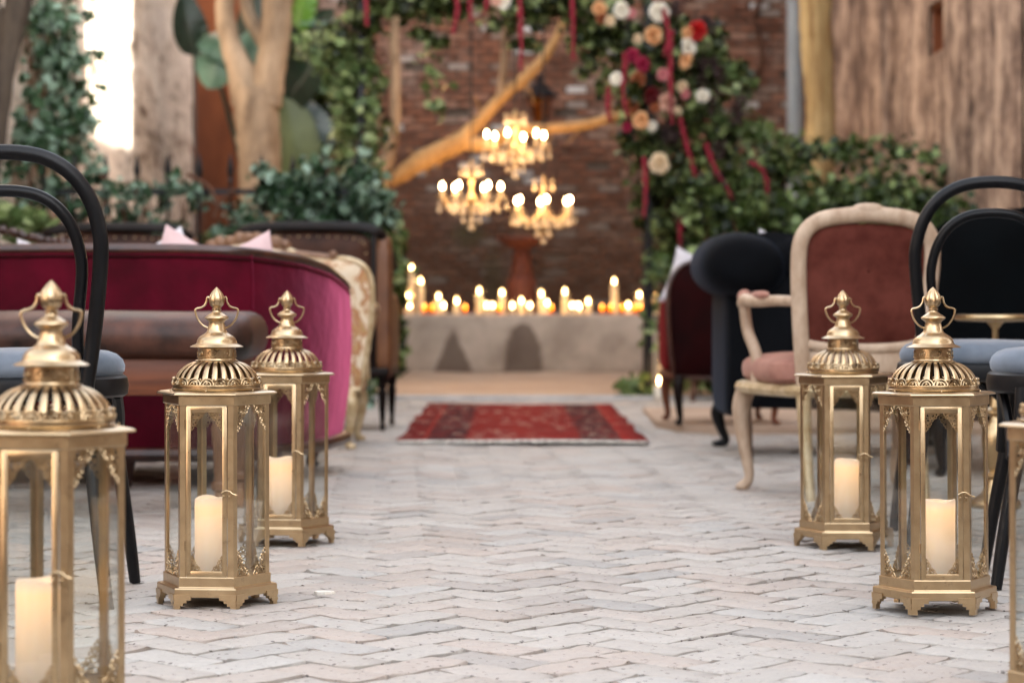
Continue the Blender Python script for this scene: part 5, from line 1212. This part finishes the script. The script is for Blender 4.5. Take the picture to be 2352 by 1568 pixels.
for sx in (-1, 1):
    ob('leg', cabriole(MB(), sx * .23, -.0, .235, .022, (sx * .6, -.6)), 'dark_wood' if sx < 0 else 'wood', ox); ob('leg', cabriole(MB(), sx * .23, .5, .235, .022, (sx * .6, .6)), 'wood', ox)
cushion('white pillow standing up above the oxblood armchair', (.90, 11.2, .715), 'pillow_white', R(-6), R(20), R(5), .29)

# navy sofa with rolled arm
nv = thing('navy_sofa', 'charcoal navy velvet sofa with a fat rolled arm, seen from behind', 'sofa', (1.36, 9.15, 0), R(0))
raw = [(-.45, .20), (-.455, .5), (-.45, .80), (-.38, .90), (-.2, .895), (0, .87), (.2, .885), (.40, .89), (.47, .80), (.475, .5), (.47, .20), (0, .19)]
ol = [(p.x, p.y) for p in smooth_path([Vector((x, z, 0)) for x, z in raw], 3)]
ob('backrest', MB().panel(ol, 0, .06, .10), 'velvet_navy', nv)
for s in (-1, 1):
    ob('armrest', MB().super((s * .445, .33, .43), (.12, .72, .54), .35, .3, 20, 14), 'velvet_navy', nv)
    a = MB(); a.super((s * .425, .27, .770), (.37, .275, .82), .95, .5, 28, 18, rot=Matrix.Rotation(R(-s * 7), 3, 'Y') @ Matrix.Rotation(R(90), 3, 'X')); ob('arm_roll', a, 'velvet_navy', nv)
ob('seat', MB().box((0, .36, .33), (.80, .66, .24), .06), 'velvet_navy', nv)
ob('back_roll', MB().super((.05, .04, .79), (.92, .24, .23), .5, .85, 28, 16), 'velvet_navy', nv)
for sx in (-1, 1):
    ob('leg', cabriole(MB(), sx * .44, .70, .19, .026, (sx * .9, .3), 2.0, 2.2), 'black_wood', nv); ob('leg', MB().tube([(sx * .43, -.22, 0), (sx * .43, -.1, .20)], [.017, .024], 8), 'brown_trim', nv)
cushion('silver grey pillow barely showing above the navy sofa back', (1.13, 9.42, .745), 'pillow_white', R(-10), R(16), R(0), .30)

# black high sofa
bk = thing('black_sofa', 'high black velvet sofa behind the bentwood chairs on the right', 'sofa', (2.02, 8.15, 0))
raw = [(-.56, .20), (-.57, .5), (-.56, .80), (-.50, .89), (-.36, .94), (-.15, .965), (.1, .97), (.4, .95), (.56, .86), (.57, .5), (.56, .20), (0, .19)]
ol = [(p.x, p.y) for p in smooth_path([Vector((x, z, 0)) for x, z in raw], 3)]
ob('backrest', MB().panel(ol, 0, .06, .10), 'velvet_black', bk); ob('seat', MB().box((0, .36, .33), (1.06, .62, .24), .05), 'velvet_black', bk)
for s in (-1, 1): ob('armrest', MB().super((s * .52, .33, .42), (.13, .66, .50), .35, .3, 20, 14), 'velvet_black', bk)
for sx in (-1, 1):
    for sy in (0, .6): ob('leg', cabriole(MB(), sx * .48, sy, .20, .024, (sx * .6, -.6)), 'dark_wood', bk)

# cream fauteuil
fa = thing('cream_armchair', 'cream wood armchair with rust velvet back and pink seat, seen from behind', 'armchair', (1.098, 7.16, 0), R(9))
raw = [(-.180, .335), (-.190, .42), (-.208, .60), (-.217, .76), (-.203, .835), (-.15, .878), (-.06, .893), (0, .897), (.06, .893), (.15, .878), (.203, .835), (.217, .76), (.208, .60), (.190, .42), (.180, .335)]
tilt = lambda z: -(z - .40) * .14
fr = smooth_path([Vector((x, tilt(z), z)) for x, z in raw], 4)
ob('back_frame', MB().tube(fr, .026, 12, flat=.7), 'limed_wood', fa)
ob('crest', MB().super((0, tilt(.905), .912), (.10, .035, .040), .8, n=14, m=8).super((-.045, tilt(.9), .906), (.05, .03, .024), .9, n=10, m=8).super((.045, tilt(.9), .906), (.05, .03, .024), .9, n=10, m=8), 'limed_wood', fa)
low_ = smooth_path([Vector((-.19, tilt(.49), .495)), Vector((-.12, tilt(.49), .482)), Vector((0, tilt(.48), .478)), Vector((.12, tilt(.49), .482)), Vector((.19, tilt(.49), .495))], 5)
ob('lower_rail', MB().tube(low_, .016, 10, flat=.8), 'limed_wood', fa); ob('lower_rail', MB().box((0, tilt(.44) + .004, .435), (.36, .022, .07), .006), 'limed_wood', fa)
raw2 = [(-.170, .500), (-.185, .62), (-.192, .76), (-.178, .825), (-.13, .857), (0, .868), (.13, .857), (.178, .825), (.192, .76), (.185, .62), (.170, .500), (0, .488)]
ol = [(p.x, p.y) for p in smooth_path([Vector((x, z, 0)) for x, z in raw2], 3)]
pb = MB().panel(ol, 0, .018, .045); pb.v = [(x, y + tilt(z) + .004, z) for x, y, z in pb.v]; ob('back_upholstery', pb, 'velvet_rust', fa)
ob('seat', MB().super((0, .245, .405), (.56, .50, .115), .32, .6, 32, 14), 'velvet_pink', fa)
ob('seat_rail', MB().tube(smooth_path([Vector(p) for p in ((-.20, -.0, .345), (-.235, .12, .345), (-.275, .30, .345), (-.26, .45, .345), (-.12, .49, .335), (0, .495, .33), (.12, .49, .335), (.26, .45, .345), (.275, .30, .345), (.235, .12, .345), (.20, 0, .345), (0, -.01, .345))], 3), .022, 8, closed=True, flat=1.2), 'gilt_wood', fa)
for s in (-1, 1):
    ob('armrest', MB().tube(smooth_path([(s * .205, tilt(.60), .625), (s * .245, .10, .628), (s * .285, .22, .625), (s * .292, .32, .632), (s * .285, .36, .618)], 5), [.017, .019, .024, .022], 10), 'limed_wood', fa)
    ob('arm_pad', MB().super((s * .272, .20, .645), (.042, .16, .03), .8, n=14, m=8).super((s * .288, .335, .640), (.05, .06, .05), 1, n=12, m=8), 'velvet_pink', fa)
    ob('arm_support', MB().tube(smooth_path([(s * .285, .35, .615), (s * .275, .345, .53), (s * .258, .30, .45), (s * .262, .28, .36)], 5), [.018, .015, .02], 10), 'limed_wood', fa)
    ob('leg', cabriole(MB(), s * .255, .42, .35, .025, (s * .8, .4), 1.5), 'limed_wood', fa)
    ob('leg', MB().tube(smooth_path([(s * .185, -.075, 0), (s * .187, -.03, .15), (s * .188, .0, .35)], 4), [.015, .024], 10), 'gilt_wood', fa)

# brass pedestal table
tb = thing('brass_table', 'small round brass pedestal table behind the right bentwood chair', 'table', (1.47, 6.92, 0))
ob('table_top', MB().lathe([(.03, .562), (.115, .566), (.124, .570), (.127, .577), (.124, .584), (.11, .5855), (.001, .585)], n=40), 'brass', tb)
ob('column', MB().lathe([(.075, 0), (.078, .012), (.070, .025), (.045, .040), (.030, .065), (.026, .085), (.040, .095), (.040, .105), (.022, .115), (.030, .14), (.040, .18), (.042, .21), (.034, .245), (.018, .262), (.016, .275), (.034, .285), (.034, .295), (.018, .305), (.014, .34), (.030, .355), (.036, .375), (.026, .395), (.012, .405), (.018, .43), (.010, .44), (.009, .54), (.02, .555), (.03, .565)], n=28), 'brass', tb)
pc = P(745, 1366, GD(1366)); pm = MB(); n = 22; ring_ = [(pc.x + (.020 + random.uniform(-.006, .004)) * math.cos(2 * PI * i / n), pc.y + (.014 + random.uniform(-.005, .004)) * math.sin(2 * PI * i / n), .0085) for i in range(n)]
pm.add(ring_ + [(pc.x, pc.y, .0088)] + [(x, y, -.002) for x, y, z in ring_], [(i, (i + 1) % n, n) for i in range(n)] + [(n + 1 + i, n + 1 + (i + 1) % n, (i + 1) % n, i) for i in range(n)])
ob('paint_mark', pm, 'fringe', ground, label='dried white paint splash on the bricks')
sc.render.film_transparent = False
